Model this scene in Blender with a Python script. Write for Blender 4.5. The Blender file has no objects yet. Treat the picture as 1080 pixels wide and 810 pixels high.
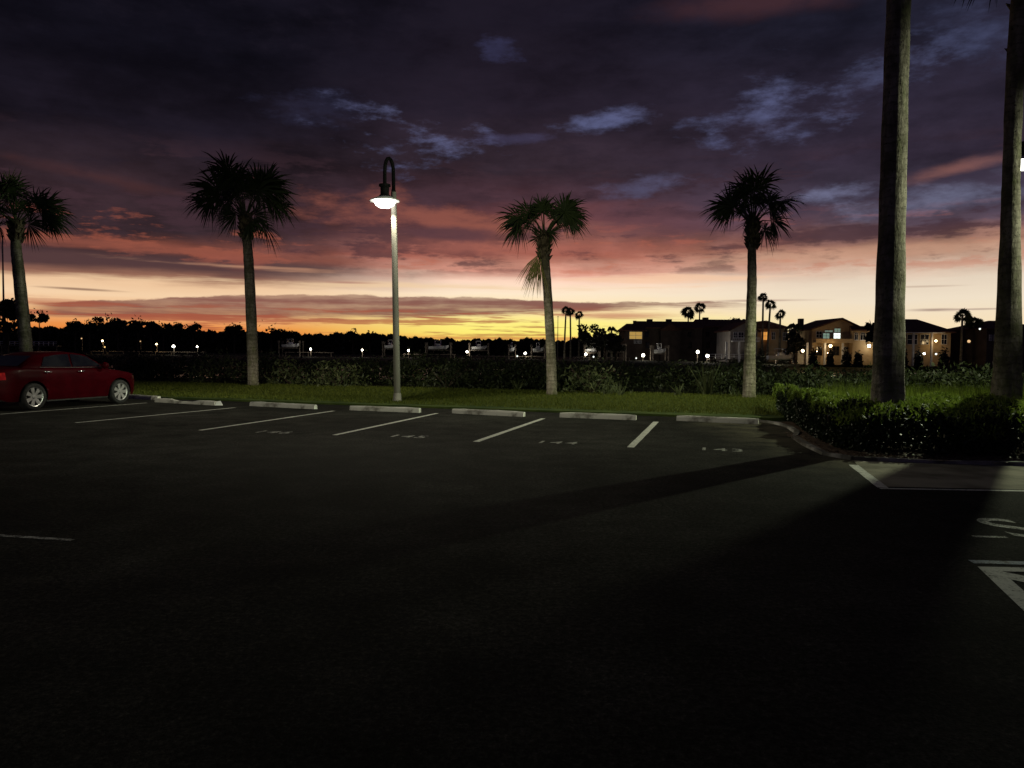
import bpy, math, random
import numpy as np
from mathutils import Vector, Matrix

random.seed(7)
RNG = np.random.default_rng(11)
C = bpy.context.scene.collection
SC = bpy.context.scene
R = math.radians

# ------------------------------------------------------------------ camera
F = 811.0
CAM = Vector((0, 0, 1.6))
_p, _a = R(2.39), R(0.5)
_f = Vector((0, math.cos(_p), -math.sin(_p)))
_r0 = Vector((1, 0, 0)); _u0 = Vector((0, math.sin(_p), math.cos(_p)))
_r = _r0 * math.cos(_a) + _u0 * math.sin(_a)
_u = -_r0 * math.sin(_a) + _u0 * math.cos(_a)
cd = bpy.data.cameras.new('camera'); cam = bpy.data.objects.new('camera', cd); C.objects.link(cam)
cd.sensor_width = 36; cd.lens = F / 1080 * 36; cd.clip_end = 9000; cd.clip_start = 0.05
M = Matrix((_r, _u, -_f)).transposed().to_4x4(); M.translation = CAM
cam.matrix_world = M
SC.camera = cam

def ray(px, py):
    return (_f + _r * ((px - 540) / F) - _u * ((py - 405) / F))
def gp(px, py, z=0.0):
    d = ray(px, py); t = (z - CAM.z) / d.z
    return CAM + d * t
def at(px, py, Y):
    d = ray(px, py)
    return CAM + d * (Y / d.y)
def azel(px, py):
    d = ray(px, py).normalized()
    return math.degrees(math.atan2(d.x, d.y)), math.degrees(math.asin(d.z))

# ------------------------------------------------------------------ helpers
class MB:
    def __init__(s): s.v = []; s.f = []
    def add(s, vs, fs):
        b = len(s.v); s.v += [tuple(v) for v in vs]; s.f += [tuple(i + b for i in f) for f in fs]
    def box(s, x0, x1, y0, y1, z0, z1):
        s.add([(x0,y0,z0),(x1,y0,z0),(x1,y1,z0),(x0,y1,z0),(x0,y0,z1),(x1,y0,z1),(x1,y1,z1),(x0,y1,z1)],
              [(0,3,2,1),(4,5,6,7),(0,1,5,4),(1,2,6,5),(2,3,7,6),(3,0,4,7)])
        return s
    def tube(s, pts, rad, n=10, cap=True):
        pts = [Vector(p) for p in pts]; rings = []
        if not hasattr(rad, '__len__'): rad = [rad] * len(pts)
        for i, p in enumerate(pts):
            t = (pts[min(i+1, len(pts)-1)] - pts[max(i-1, 0)]).normalized()
            a = Vector((0,1,0)) if abs(t.y) < .9 else Vector((1,0,0))
            e1 = t.cross(a).normalized(); e2 = t.cross(e1)
            rings.append([p + (e1*math.cos(2*math.pi*k/n) + e2*math.sin(2*math.pi*k/n))*rad[i] for k in range(n)])
        vs = [v for r_ in rings for v in r_]; fs = []
        for i in range(len(pts)-1):
            for k in range(n):
                k2 = (k+1) % n
                fs.append((i*n+k, i*n+k2, (i+1)*n+k2, (i+1)*n+k))
        if cap:
            fs.append(tuple(range(n-1, -1, -1))); fs.append(tuple((len(pts)-1)*n + k for k in range(n)))
        s.add(vs, fs); return s
    def lathe(s, prof, c=(0,0,0), n=20):
        vs = []; fs = []; c = Vector(c)
        for (r_, z) in prof:
            for k in range(n):
                a = 2*math.pi*k/n; vs.append(c + Vector((r_*math.cos(a), r_*math.sin(a), z)))
        for i in range(len(prof)-1):
            for k in range(n):
                k2 = (k+1) % n; fs.append((i*n+k, i*n+k2, (i+1)*n+k2, (i+1)*n+k))
        s.add(vs, fs); return s
    def ball(s, c, r, n=12, m=8):
        return s.lathe([(r*math.sin(math.pi*i/m), -r*math.cos(math.pi*i/m)) for i in range(m+1)], c, n)
    def poly(s, pts):
        s.add(pts, [tuple(range(len(pts)))]); return s
    def prism(s, pts2, x0, x1, axis='x'):
        """extrude a 2D outline along an axis"""
        n = len(pts2)
        def P(t, p): return (t, p[0], p[1]) if axis == 'x' else (p[0], t, p[1])
        s.add([P(x0,p) for p in pts2] + [P(x1,p) for p in pts2],
              [tuple(range(n-1,-1,-1)), tuple(range(n, 2*n))] + [(k,(k+1)%n,n+(k+1)%n,n+k) for k in range(n)])
        return s
    def build(s, name, mat, parent=None, smooth=False):
        me = bpy.data.meshes.new(name); me.from_pydata(s.v, [], s.f); me.update()
        return link(name, me, mat, parent, smooth)

def link(name, me, mat, parent=None, smooth=False):
    if mat is not None: me.materials.append(mat)
    if smooth: me.polygons.foreach_set('use_smooth', [True]*len(me.polygons))
    o = bpy.data.objects.new(name, me); C.objects.link(o)
    if parent is not None: o.parent = parent
    return o

def quads(name, V, mat, parent=None):
    """V: (N,k,3) numpy array of k-gons -> one mesh"""
    N, k = V.shape[0], V.shape[1]
    me = bpy.data.meshes.new(name)
    me.vertices.add(N*k); me.vertices.foreach_set('co', V.reshape(-1).astype(np.float32))
    me.loops.add(N*k); me.loops.foreach_set('vertex_index', np.arange(N*k, dtype=np.int32))
    me.polygons.add(N); me.polygons.foreach_set('loop_start', np.arange(0, N*k, k, dtype=np.int32))
    me.update(calc_edges=True); me.validate()
    return link(name, me, mat, parent)

def unit(a): return a / np.linalg.norm(a, axis=1, keepdims=True)
def leaves(cent, L, W, up=0.0):
    """random rhombus leaves about the given centres"""
    n = len(cent); d = unit(RNG.normal(size=(n,3)) + np.array([0,0,up])); q = unit(np.cross(d, RNG.normal(size=(n,3))))
    L = (L*RNG.uniform(.6,1.3,n))[:,None]; W = (W*RNG.uniform(.7,1.2,n))[:,None]
    return np.stack([cent - d*L*.5, cent + q*W*.5, cent + d*L*.5, cent - q*W*.5], axis=1)
def blades(base, H, W, lean=.35):
    n = len(base); a = RNG.uniform(0, 2*np.pi, n); w = np.stack([np.cos(a), np.sin(a), np.zeros(n)],1)*(W*.5)
    h = (H*RNG.uniform(.5,1.25,n))[:,None]
    tip = base + np.concatenate([RNG.normal(size=(n,2))*lean*h, h],1)
    return np.stack([base - w, base + w, tip],1)

def tag(o, label=None, cat=None, group=None, kind=None):
    if label: o['label'] = label
    if cat: o['category'] = cat
    if group: o['group'] = group
    if kind: o['kind'] = kind
    return o
def empty(name, loc, label, cat, group=None, rz=0):
    o = bpy.data.objects.new(name, None); C.objects.link(o); o.location = loc; o.rotation_euler.z = rz
    o.empty_display_size = .2
    return tag(o, label, cat, group)
def copy_tree(o, parent=None):
    c = o.copy(); C.objects.link(c); c.parent = parent
    for ch in list(o.children): copy_tree(ch, c)
    return c

def s2l(c):
    return tuple(((x/255)/12.92 if x/255 <= .04045 else ((x/255+.055)/1.055)**2.4) for x in c) + (1,)

# ------------------------------------------------------------------ materials
class G:
    """tiny node expression builder"""
    def __init__(s, nt): s.nt = nt
    def node(s, t, **kw):
        n = s.nt.nodes.new(t)
        for k, v in kw.items(): setattr(n, k, v)
        return n
    def put(s, sock, v):
        if isinstance(v, bpy.types.NodeSocket): s.nt.links.new(v, sock)
        else: sock.default_value = v
    def m(s, op, a, b=0.0, c=0.0):
        n = s.node('ShaderNodeMath', operation=op)
        s.put(n.inputs[0], a); s.put(n.inputs[1], b); s.put(n.inputs[2], c)
        return n.outputs[0]
    def sm(s, x, lo, hi, a=0.0, b=1.0):
        n = s.node('ShaderNodeMapRange', interpolation_type='SMOOTHSTEP')
        for k, v in enumerate((x, lo, hi, a, b)): s.put(n.inputs[k], v)
        return n.outputs[0]
    def xyz(s, x, y, z):
        n = s.node('ShaderNodeCombineXYZ')
        for k, v in enumerate((x, y, z)): s.put(n.inputs[k], v)
        return n.outputs[0]
    def vmul(s, v, k):
        n = s.node('ShaderNodeVectorMath', operation='MULTIPLY'); s.put(n.inputs[0], v); n.inputs[1].default_value = k
        return n.outputs[0]
    def noise(s, v, scale=1, detail=4, rough=.55, dist=0):
        n = s.node('ShaderNodeTexNoise')
        if v is not None: s.put(n.inputs['Vector'], v)
        n.inputs['Scale'].default_value = scale; n.inputs['Detail'].default_value = detail
        n.inputs['Roughness'].default_value = rough; n.inputs['Distortion'].default_value = dist
        return n.outputs['Fac']
    def mix(s, f, a, b, blend='MIX'):
        n = s.node('ShaderNodeMix', data_type='RGBA', blend_type=blend)
        s.put(n.inputs[0], f); s.put(n.inputs[6], a); s.put(n.inputs[7], b)
        return n.outputs[2]
    def ramp(s, f, stops):
        n = s.node('ShaderNodeValToRGB'); s.put(n.inputs[0], f); e = n.color_ramp.elements
        stops = sorted(stops)
        e[0].position, e[0].color = stops[0]; e[1].position, e[1].color = stops[-1]
        for p, c in stops[1:-1]:
            q = e.new(p); q.color = c
        return n.outputs[0]
    def curve(s, x, lo, hi, pts, vmax):
        """piecewise curve y(x), x in lo..hi, y in 0..vmax"""
        n = s.node('ShaderNodeMapRange'); 
        for k, v in enumerate((x, lo, hi, 0.0, 1.0)): s.put(n.inputs[k], v)
        c = s.node('ShaderNodeFloatCurve'); s.put(c.inputs['Value'], n.outputs[0]); cm = c.mapping.curves[0]
        P = sorted(((px-lo)/(hi-lo), py/vmax) for px, py in pts)
        cm.points[0].location = P[0]; cm.points[1].location = P[-1]
        for p in P[1:-1]: cm.points.new(*p)
        c.mapping.update()
        return s.m('MULTIPLY', c.outputs[0], vmax)

def mat(name, col, rough=.8, spec=.3, metal=0, coat=0, build=None):
    mt = bpy.data.materials.new(name); mt.use_nodes = True
    b = mt.node_tree.nodes['Principled BSDF']
    b.inputs['Base Color'].default_value = (*col, 1); b.inputs['Roughness'].default_value = rough
    b.inputs['Specular IOR Level'].default_value = spec; b.inputs['Metallic'].default_value = metal
    b.inputs['Coat Weight'].default_value = coat
    if build: build(G(mt.node_tree), b)
    return mt
def obco(g): return g.node('ShaderNodeTexCoord').outputs['Object']
def gpos(g): return g.node('ShaderNodeNewGeometry').outputs['Position']
def bump(g, b, h, strength, dist=.02):
    n = g.node('ShaderNodeBump'); g.put(n.inputs['Height'], h); n.inputs['Strength'].default_value = strength
    n.inputs['Distance'].default_value = dist; g.nt.links.new(n.outputs[0], b.inputs['Normal'])
def two(c1, c2, scale, lo=.4, hi=.6, bs=0, bscale=None, detail=5, stretch=None):
    def fn(g, b):
        v = obco(g)
        if stretch: v = g.vmul(v, stretch)
        f = g.sm(g.noise(v, scale, detail), lo, hi)
        g.put(b.inputs['Base Color'], g.mix(f, (*c1,1), (*c2,1)))
        if bs: bump(g, b, g.noise(v, bscale or scale*3, 6), bs)
    return fn
def foliage(c1, c2, rough=.55, trans=0):
    def fn(g, b):
        n = g.node('ShaderNodeNewGeometry')
        c = g.mix(n.outputs['Random Per Island'], (*c1,1), (*c2,1))
        g.put(b.inputs['Base Color'], c)
        if trans:
            tr = g.node('ShaderNodeBsdfTranslucent'); g.put(tr.inputs[0], c)
            mx = g.node('ShaderNodeMixShader'); mx.inputs[0].default_value = trans
            o = g.nt.nodes['Material Output']
            g.nt.links.new(b.outputs[0], mx.inputs[1]); g.nt.links.new(tr.outputs[0], mx.inputs[2]); g.nt.links.new(mx.outputs[0], o.inputs[0])
    return mat('foliage', c1, rough, .25, build=fn)
def emit(name, col, strength):
    mt = bpy.data.materials.new(name); mt.use_nodes = True; nt = mt.node_tree; nt.nodes.clear()
    e = nt.nodes.new('ShaderNodeEmission'); e.inputs[0].default_value = (*col,1); e.inputs[1].default_value = strength
    o = nt.nodes.new('ShaderNodeOutputMaterial'); nt.links.new(e.outputs[0], o.inputs[0]); return mt

def asphalt_fn(g, b):
    p = gpos(g)
    fine = g.noise(p, 60, 3, .75); agg = g.noise(p, 24, 3, .7); mid = g.noise(p, 1.5, 7, .65); big = g.noise(p, .2, 4, .5)
    t = g.m('ADD', g.m('MULTIPLY', fine, .35), g.m('ADD', g.m('MULTIPLY', agg, .35), g.m('ADD', g.m('MULTIPLY', mid, .25), g.m('MULTIPLY', big, .3))))
    c = g.ramp(t, [(.45,(.003,.003,.0028,1)),(.6,(.017,.0165,.0145,1)),(.7,(.042,.041,.036,1)),(.8,(.11,.107,.095,1))])
    # oil drips in the stalls, hairline cracks, sand blown against the hedge
    sp = g.node('ShaderNodeSeparateXYZ'); g.nt.links.new(p, sp.inputs[0])
    oil = g.m('MULTIPLY', g.sm(g.noise(p, .9, 5, .6), .6, .68), g.sm(sp.outputs[1], 12.5, 14.5))
    c = g.mix(g.m('MULTIPLY', oil, .6), c, (.006,.006,.006,1))
    vo = g.node('ShaderNodeTexVoronoi', feature='DISTANCE_TO_EDGE'); vo.inputs['Scale'].default_value = .23
    wp = g.node('ShaderNodeVectorMath', operation='ADD'); g.nt.links.new(p, wp.inputs[0])
    nz = g.node('ShaderNodeTexNoise'); nz.inputs['Scale'].default_value = 1.1; nz.inputs['Detail'].default_value = 6; g.nt.links.new(p, nz.inputs['Vector'])
    sc = g.vmul(nz.outputs['Color'], (1.6,1.6,1.6)); g.nt.links.new(sc, wp.inputs[1]); g.nt.links.new(wp.outputs[0], vo.inputs['Vector'])
    crack = g.sm(vo.outputs['Distance'], .001, .004, .4, 0)
    c = g.mix(crack, c, (.004,.004,.004,1))
    dust = g.m('MULTIPLY', g.m('MULTIPLY', g.sm(sp.outputs[0], 3.6, 5.2), g.sm(sp.outputs[1], 9.6, 11.2)), g.sm(mid, .3, .65))
    c = g.mix(g.m('MULTIPLY', dust, .75), c, (.1,.09,.06,1))
    g.put(b.inputs['Base Color'], c)
    bump(g, b, g.m('ADD', fine, g.m('MULTIPLY', agg, .7)), .9, .012)
def paint(name, c, wear=.5):
    def fn(g, b):
        p = gpos(g)
        f = g.sm(g.m('ADD', g.m('MULTIPLY', g.noise(p, 9, 6, .7), .6), g.m('MULTIPLY', g.noise(p, 60, 3), .4)), wear-.08, wear+.1)
        g.put(b.inputs['Base Color'], g.mix(f, (.05,.05,.047,1), (*c,1)))
    return mat(name, c, .8, .2, build=fn)
def trunk_fn(g, b):
    p = obco(g)
    rings = g.node('ShaderNodeTexWave', wave_type='BANDS', bands_direction='Z')
    g.put(rings.inputs['Vector'], p); rings.inputs['Scale'].default_value = 1.9; rings.inputs['Distortion'].default_value = 7
    rings.inputs['Detail'].default_value = 4; rings.inputs['Detail Scale'].default_value = 1.5
    crack = g.noise(g.vmul(p, (9,9,2.2)), 1, 7, .65)
    blot = g.noise(p, 1.6, 5, .6)
    c = g.ramp(crack, [(.3,(.1,.085,.062,1)),(.5,(.25,.22,.17,1)),(.75,(.38,.34,.27,1))])
    c = g.mix(g.sm(blot,.45,.62), c, g.mix(.75, c, (.09,.085,.05,1)))
    c = g.mix(g.m('MULTIPLY', g.sm(rings.outputs['Fac'], .75, 1), .34), c, (.05,.042,.03,1))
    pit = g.noise(g.vmul(p, (16,16,16)), 1, 4, .6)
    c = g.mix(g.sm(pit, .6, .68), c, (.05,.045,.03,1))
    c = g.mix(g.m('MULTIPLY', g.sm(g.noise(g.vmul(p, (5,5,2)), 1, 5), .5, .66), .5), c, (.13,.14,.06,1))
    g.put(b.inputs['Base Color'], c)
    bump(g, b, g.m('ADD', g.m('MULTIPLY', rings.outputs['Fac'], .2), g.m('ADD', crack, g.m('MULTIPLY', pit, -.5))), .9, .05)
def water_fn(g, b):
    bump(g, b, g.noise(g.vmul(gpos(g), (.25,.8,1)), 1, 4), .35, .3)

MAT = dict(
 asphalt = mat('asphalt', (.04,.04,.04), .95, .03, build=asphalt_fn),
 white_paint = paint('white_paint', (.55,.55,.5), .42),
 faded_paint = paint('faded_paint', (.5,.5,.46), .5),
 number_paint = paint('number_paint', (.38,.38,.35), .485),
 blue_paint = paint('blue_paint', (.28,.34,.42), .46),
 concrete = mat('concrete', (.5,.49,.44), .9, .2, build=two((.2,.19,.16),(.6,.59,.53), 3.1, .34, .56, .5, 25, 8)),
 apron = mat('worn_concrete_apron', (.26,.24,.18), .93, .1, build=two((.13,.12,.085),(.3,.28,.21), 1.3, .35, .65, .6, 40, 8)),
 kerb = mat('kerb_concrete', (.3,.3,.27), .9, .2, build=two((.09,.085,.07),(.3,.29,.26), 1.7, .42, .62, .5, 30)),
 soil = mat('soil', (.05,.04,.025), .95, .1, build=two((.03,.024,.016),(.07,.055,.035), 1.5, .35, .65, .6, 12)),
 mulch = mat('mulch', (.06,.04,.028), .95, .1, build=two((.03,.02,.014),(.085,.055,.036), 14, .4, .6, .9, 30)),
 turf = mat('turf', (.045,.075,.018), .9, .15, build=two((.03,.05,.012),(.065,.09,.02), .9, .35, .65, .6, 20)),
 trunk = mat('palm_bark', (.16,.14,.1), .9, .15, build=trunk_fn),
 boots = mat('leaf_base_fibre', (.1,.08,.05), .9, .1, build=two((.05,.04,.025),(.17,.14,.09), 6, .4, .6, .6, 20)),
 bark = mat('bark', (.07,.055,.04), .9, .1, build=two((.04,.03,.022),(.1,.08,.06), 2, .4, .6, .6, 9)),
 pole = mat('painted_steel_pole', (.26,.245,.21), .8, .2, build=two((.2,.19,.16),(.3,.285,.25), 1.6, .35, .7, 0, 30, stretch=(1,1,.3))),
 black_metal = mat('black_metal', (.008,.008,.008), .9, .06, build=two((.006,.006,.006),(.011,.011,.011), 5)),
 shade_metal = mat('shade_metal', (.6,.6,.58), .4, .4, build=two((.5,.5,.48),(.65,.65,.62), 5)),
 car_paint = mat('red_car_paint', (.13,.003,.012), .4, .02, 0, .04, build=two((.022,.0003,.0016),(.028,.0004,.002), 3)),
 glass = mat('dark_glass', (.006,.006,.008), .06, .5, build=two((.004,.004,.006),(.009,.009,.011), 2)),
 chrome = mat('chrome', (.75,.75,.75), .18, .5, 1, build=two((.7,.7,.7),(.8,.8,.8), 6)),
 rim = mat('alloy_rim', (.62,.62,.62), .32, .5, .8, build=two((.55,.55,.55),(.68,.68,.68), 9)),
 tyre = mat('tyre_rubber', (.015,.015,.015), .8, .3, build=two((.011,.011,.011),(.02,.02,.02), 20)),
 black_trim = mat('black_trim', (.012,.012,.012), .6, .3, build=two((.009,.009,.009),(.016,.016,.016), 9)),
 head_glass = mat('headlight_glass', (.55,.55,.55), .1, .5, .4, build=two((.4,.4,.4),(.65,.65,.65), 14)),
 tail_glass = mat('tail_light_glass', (.3,.01,.01), .12, .5, 0, .6, build=two((.25,.008,.008),(.36,.015,.012), 14)),
 stucco_tan = mat('tan_stucco', (.5,.36,.2), .9, .15, build=two((.44,.31,.17),(.54,.4,.23), .8, .35, .65, .2, 10)),
 stucco_grey = mat('grey_stucco', (.3,.27,.24), .9, .15, build=two((.26,.235,.21),(.34,.3,.27), .8, .35, .65, .2, 10)),
 stucco_dark = mat('brown_stucco', (.09,.07,.055), .9, .1, build=two((.075,.057,.045),(.105,.08,.065), .8, .35, .65, .2, 10)),
 trim_white = mat('white_trim', (.7,.69,.66), .7, .3, build=two((.62,.61,.58),(.75,.74,.71), 1.5)),
 tile = mat('roof_tile', (.12,.06,.045), .85, .2, build=two((.085,.042,.032),(.15,.075,.055), 2.5, .4, .6, .8, 6)),
 window_dark = mat('dark_window', (.012,.013,.016), .15, .5, build=two((.009,.01,.012),(.017,.018,.022), .5)),
 timber = mat('dock_timber', (.17,.14,.11), .85, .2, build=two((.11,.09,.07),(.22,.18,.14), 1.4, .35, .65, .3, 9)),
 gelcoat = mat('boat_gelcoat', (.72,.72,.7), .3, .5, build=two((.65,.65,.63),(.77,.77,.75), 1.2)),
 water = mat('lagoon_water', (.006,.008,.01), .12, .5, build=water_fn),
 ground = mat('marsh_ground', (.035,.035,.02), .95, .1, build=two((.022,.022,.013),(.05,.048,.028), .12, .35, .65, .6, 3)),
 lit_warm = emit('warm_lit_glass', (1,.62,.22), 1.2),
 lit_amber = emit('amber_lit_glass', (1,.42,.08), .75),
 lit_yellow = emit('yellow_lit_glass', (1,.62,.16), .42),
 lit_white = emit('white_lit_glass', (.92,1,.9), 1.6),
 lit_teal = emit('pale_lit_glass', (.55,.8,.62), .3),
 glow_white = emit('white_lamp_glow', (1,.95,.8), 14),
 glow_warm = emit('warm_lamp_glow', (1,.72,.38), 9),
 glow_dim = emit('dim_lamp_glow', (1,.62,.3), .9),
 glow_street = emit('street_lamp_glow', (1,.98,.88), 7),
)
LEAF = dict(
 palm = foliage((.03,.045,.016), (.055,.08,.026)),
 dead = foliage((.26,.27,.07), (.4,.38,.13), .7, .3),
 grass = foliage((.05,.07,.007), (.12,.135,.016), .7, .2),
 tallgrass = foliage((.1,.16,.014), (.24,.31,.05), .6, .4),
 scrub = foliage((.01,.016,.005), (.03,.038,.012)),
 scrub_lit = foliage((.035,.05,.018), (.08,.09,.035)),  # lighter copy of the scrub colour, with lamplight put into it
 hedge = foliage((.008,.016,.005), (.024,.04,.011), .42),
 hedge_tip_lit = foliage((.1,.16,.018), (.22,.29,.05), .6, .4),  # lamplight on the hedge top is put into this leaf colour
 far = foliage((.02,.022,.014), (.045,.045,.028)),
 litter = foliage((.08,.055,.035), (.2,.14,.09)),
)

exec_sky = True
# ------------------------------------------------------------------ sky
def make_sky():
    w = bpy.data.worlds.new('World'); SC.world = w; w.use_nodes = True
    nt = w.node_tree; nt.nodes.clear(); g = G(nt)
    d = g.node('ShaderNodeTexCoord').outputs['Generated']
    sp = g.node('ShaderNodeSeparateXYZ'); nt.links.new(d, sp.inputs[0]); dx, dy, dz = sp.outputs
    az = g.m('MULTIPLY', g.m('ARCTAN2', dx, dy), 57.29578)
    el = g.m('MULTIPLY', g.m('ARCSINE', dz), 57.29578)
    wide = g.noise(g.vmul(d, (2.6,2.6,17)), 1, 6, .58)       # long streaks
    fine = g.noise(g.vmul(d, (9,9,30)), 1, 6, .62)        # cloud texture
    puff = g.noise(g.vmul(d, (5,5,11)), 1, 6, .6)
    thin = g.noise(g.vmul(d, (7,7,120)), 1, 5, .6)            # thin layers near the horizon
    rip = g.noise(g.vmul(d, (22,22,60)), 1, 5, .65)           # ragged cloud edges
    w0 = g.m('SUBTRACT', wide, .5)
    amp = g.sm(el, 2.5, 11, .7, 6.0)
    elw = g.m('ADD', el, g.m('MULTIPLY', w0, amp))
    elw = g.m('ADD', elw, g.m('MULTIPLY', g.m('SUBTRACT', fine, .5), g.sm(el, 3, 10, .3, 2.6)))
    elw = g.m('ADD', elw, g.m('MULTIPLY', g.m('SUBTRACT', thin, .5), .7))
    t = g.m('DIVIDE', elw, 28.0)
    def rmp(x, pts):
        return g.ramp(t, [(min(1, max(0, azel(x, y)[1]/28.0)), s2l(c)) for y, c in pts])
    left = rmp(110, [(368,(170,70,48)),(356,(222,112,54)),(344,(234,142,68)),(328,(236,180,126)),(312,(246,210,170)),(299,(238,198,158)),
                     (289,(150,104,86)),(279,(84,59,59)),(266,(72,51,54)),(258,(120,71,63)),(248,(84,54,54)),(234,(58,42,48)),(205,(51,36,42)),(180,(42,31,38)),(120,(26,21,31)),(30,(15,13,22))])
    mid = rmp(520, [(374,(226,120,66)),(362,(252,190,88)),(352,(255,240,120)),(341,(255,240,134)),(328,(255,228,170)),(310,(255,234,204)),(294,(252,214,190)),
                    (284,(216,152,132)),(271,(162,94,80)),(254,(136,84,74)),(238,(98,58,60)),(215,(70,47,55)),(185,(50,38,47)),(120,(33,26,37)),(20,(22,18,28))])
    right = rmp(980, [(376,(244,206,150)),(345,(248,224,184)),(318,(240,224,200)),(296,(230,212,190)),(280,(212,178,156)),(262,(176,130,110)),
                      (242,(122,88,86)),(226,(84,68,80)),(200,(64,56,72)),(160,(46,38,52)),(90,(38,33,47)),(5,(32,31,46))])
    # cloud-free part of the left low sky is a little darker away from the glow
    c = g.mix(g.sm(az, azel(250,300)[0], azel(520,300)[0]), left, mid)
    c = g.mix(g.sm(az, azel(560,300)[0], azel(960,300)[0]), c, right)
    # cloud body texture in the upper part
    tex = g.m('ADD', g.m('MULTIPLY', puff, .8), g.m('MULTIPLY', fine, .5))
    k = g.sm(tex, .42, .88, .5, 1.55)
    kk = g.m('ADD', 1.0, g.m('MULTIPLY', g.m('SUBTRACT', k, 1.0), g.sm(el, 4.2, 7.5)))
    vs = g.node('ShaderNodeVectorMath', operation='SCALE'); nt.links.new(c, vs.inputs[0]); nt.links.new(kk, vs.inputs['Scale'])
    c = vs.outputs[0]

    def blob(x, y, rx, ry, n, k, lo=0.15, hi=1.0, tilt=0):
        a0, e0 = azel(x, y); a1 = azel(x+rx, y)[0]-a0; e1 = azel(x, y-ry)[1]-e0
        da = g.m('SUBTRACT', az, a0); de = g.m('SUBTRACT', el, e0)
        if tilt: de = g.m('SUBTRACT', de, g.m('MULTIPLY', da, tilt))
        q = g.m('ADD', g.m('POWER', g.m('ABSOLUTE', g.m('DIVIDE', da, a1)), 2.0), g.m('POWER', g.m('ABSOLUTE', g.m('DIVIDE', de, e1)), 2.0))
        q = g.m('ADD', g.m('SQRT', q), g.m('MULTIPLY', g.m('SUBTRACT', n, .5), k))
        return g.sm(q, lo, hi, 1.0, 0.0)
    def lay(c, mask, col, op=1.0):
        return g.mix(g.m('MULTIPLY', mask, op), c, s2l(col))

    # broken streaks: dark bodies and lit edges
    stk = g.noise(g.vmul(d, (4.2,4.2,30)), 1, 7, .66)
    sm_ = g.m('ADD', g.m('MULTIPLY', stk, .75), g.m('MULTIPLY', rip, .25))
    zone = g.m('MULTIPLY', g.sm(el, 5.2, 6.6), g.sm(el, 15, 11))
    c = lay(c, g.m('MULTIPLY', g.sm(sm_, .49, .57), zone), (66,45,53), .72)
    c = lay(c, g.m('MULTIPLY', g.sm(sm_, .47, .40), g.m('MULTIPLY', g.sm(el, 5.0, 6.2), g.sm(el, 10.5, 8))), (192,102,76), .42)
    c = lay(c, blob(440,228,150,20,fine,3.4,.1,1.1,-.12), (144,84,72), .85)
    c = lay(c, blob(560,262,210,12,fine,3.2,.1,1.2,0), (172,102,88), .6)
    c = lay(c, blob(120,258,300,6,fine,2.6,.1,1.3,-.03), (142,80,66), .75)
    c = lay(c, blob(110,188,130,9,fine,2.6,.1,1.2,-.14), (76,46,46), .55)
    c = lay(c, blob(160,278,230,11,fine,2.0,.2,1.2), (84,59,60), .85)
    c = lay(c, blob(470,246,70,9,fine,2.8,.2,1.1,-.05), (86,57,64), .85)
    c = lay(c, blob(700,236,150,22,fine,2.6,.1,1.2), (108,72,80), .5)
    c = lay(c, blob(800,2,140,22,puff,2.0,.1,1.1), (78,48,52), .55)
    c = lay(c, blob(1010,178,90,11,fine,2.0,.1,1.1,.16), (150,100,92), .55)
    c = lay(c, blob(900,268,190,10,fine,2.6,.1,1.2,.02), (206,158,132), .6)
    # gaps of pale blue sky
    rag = g.m('ADD', .5, g.m('MULTIPLY', g.m('SUBTRACT', g.m('ADD', g.m('MULTIPLY', fine, .55), g.m('MULTIPLY', rip, .45)), .5), 1.5))
    blue = (88,92,128)
    c = lay(c, blob(815,120,72,36,rag,4.6,-.7,1.2,.12), blue, .9)
    c = lay(c, blob(930,82,105,26,rag,4.6,-.3,1.25,.25), (78,82,114), .75)
    c = lay(c, blob(640,128,46,11,rag,3.6,-.2,1.3,.12), blue, .95)
    c = lay(c, blob(435,142,70,30,rag,5.2,-.7,1.05,-.1), (98,102,140), .95)
    c = lay(c, blob(350,118,60,24,rag,4.6,-.2,1.1,-.1), (58,58,86), .25)
    c = lay(c, blob(522,54,20,14,rag,4.6,-.2,1.0), (54,54,84), .6)
    c = lay(c, blob(755,150,24,11,rag,3.6,-.2,1.2,.1), (86,90,126), .8)
    c = lay(c, blob(990,208,120,22,rag,3.0,-.3,1.15,.1), (108,110,136), .8)
    c = lay(c, blob(885,203,50,12,rag,3.4,-.2,1.2), (114,116,146), .85)
    c = lay(c, blob(705,194,70,13,rag,4.0,-.2,1.1,.06), (84,82,110), .7)
    c = lay(c, blob(540,146,60,7,rag,4.2,-.2,1.1,.02), (70,66,96), .45)
    c = lay(c, blob(1035,30,80,50,rag,4.0,-.2,1.2), (62,66,94), .55)
    # darker cloud bodies lapping over the gaps
    dk = g.m('MULTIPLY', g.sm(g.m('ADD', g.m('MULTIPLY', puff, .6), g.m('MULTIPLY', rip, .4)), .5, .64), g.m('MULTIPLY', g.sm(el, 9, 12), g.sm(el, 40, 30)))
    c = lay(c, dk, (30,25,36), .45)
    # pale pink veils in the bright band
    c = lay(c, blob(360,300,300,4.5,thin,3.0,.1,1.1), (240,206,164), .7)
    c = lay(c, blob(250,281,120,3,thin,3.0,.1,1.1,-.02), (190,140,112), .7)
    c = lay(c, blob(690,296,150,7,thin,3.4,.1,1.1), (246,200,164), .7)
    # long dark bank over the horizon: crisp bumpy top, softer underside
    LO, HI = azel(20,320)[0], azel(830,320)[0]
    def edge(pts): return g.curve(az, LO, HI, [(azel(x,y)[0], azel(x,y)[1]) for x, y in pts], 6.0)
    top = edge([(21,318),(120,316),(260,311),(420,312),(540,315),(640,319),(740,318),(829,322)])
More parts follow.
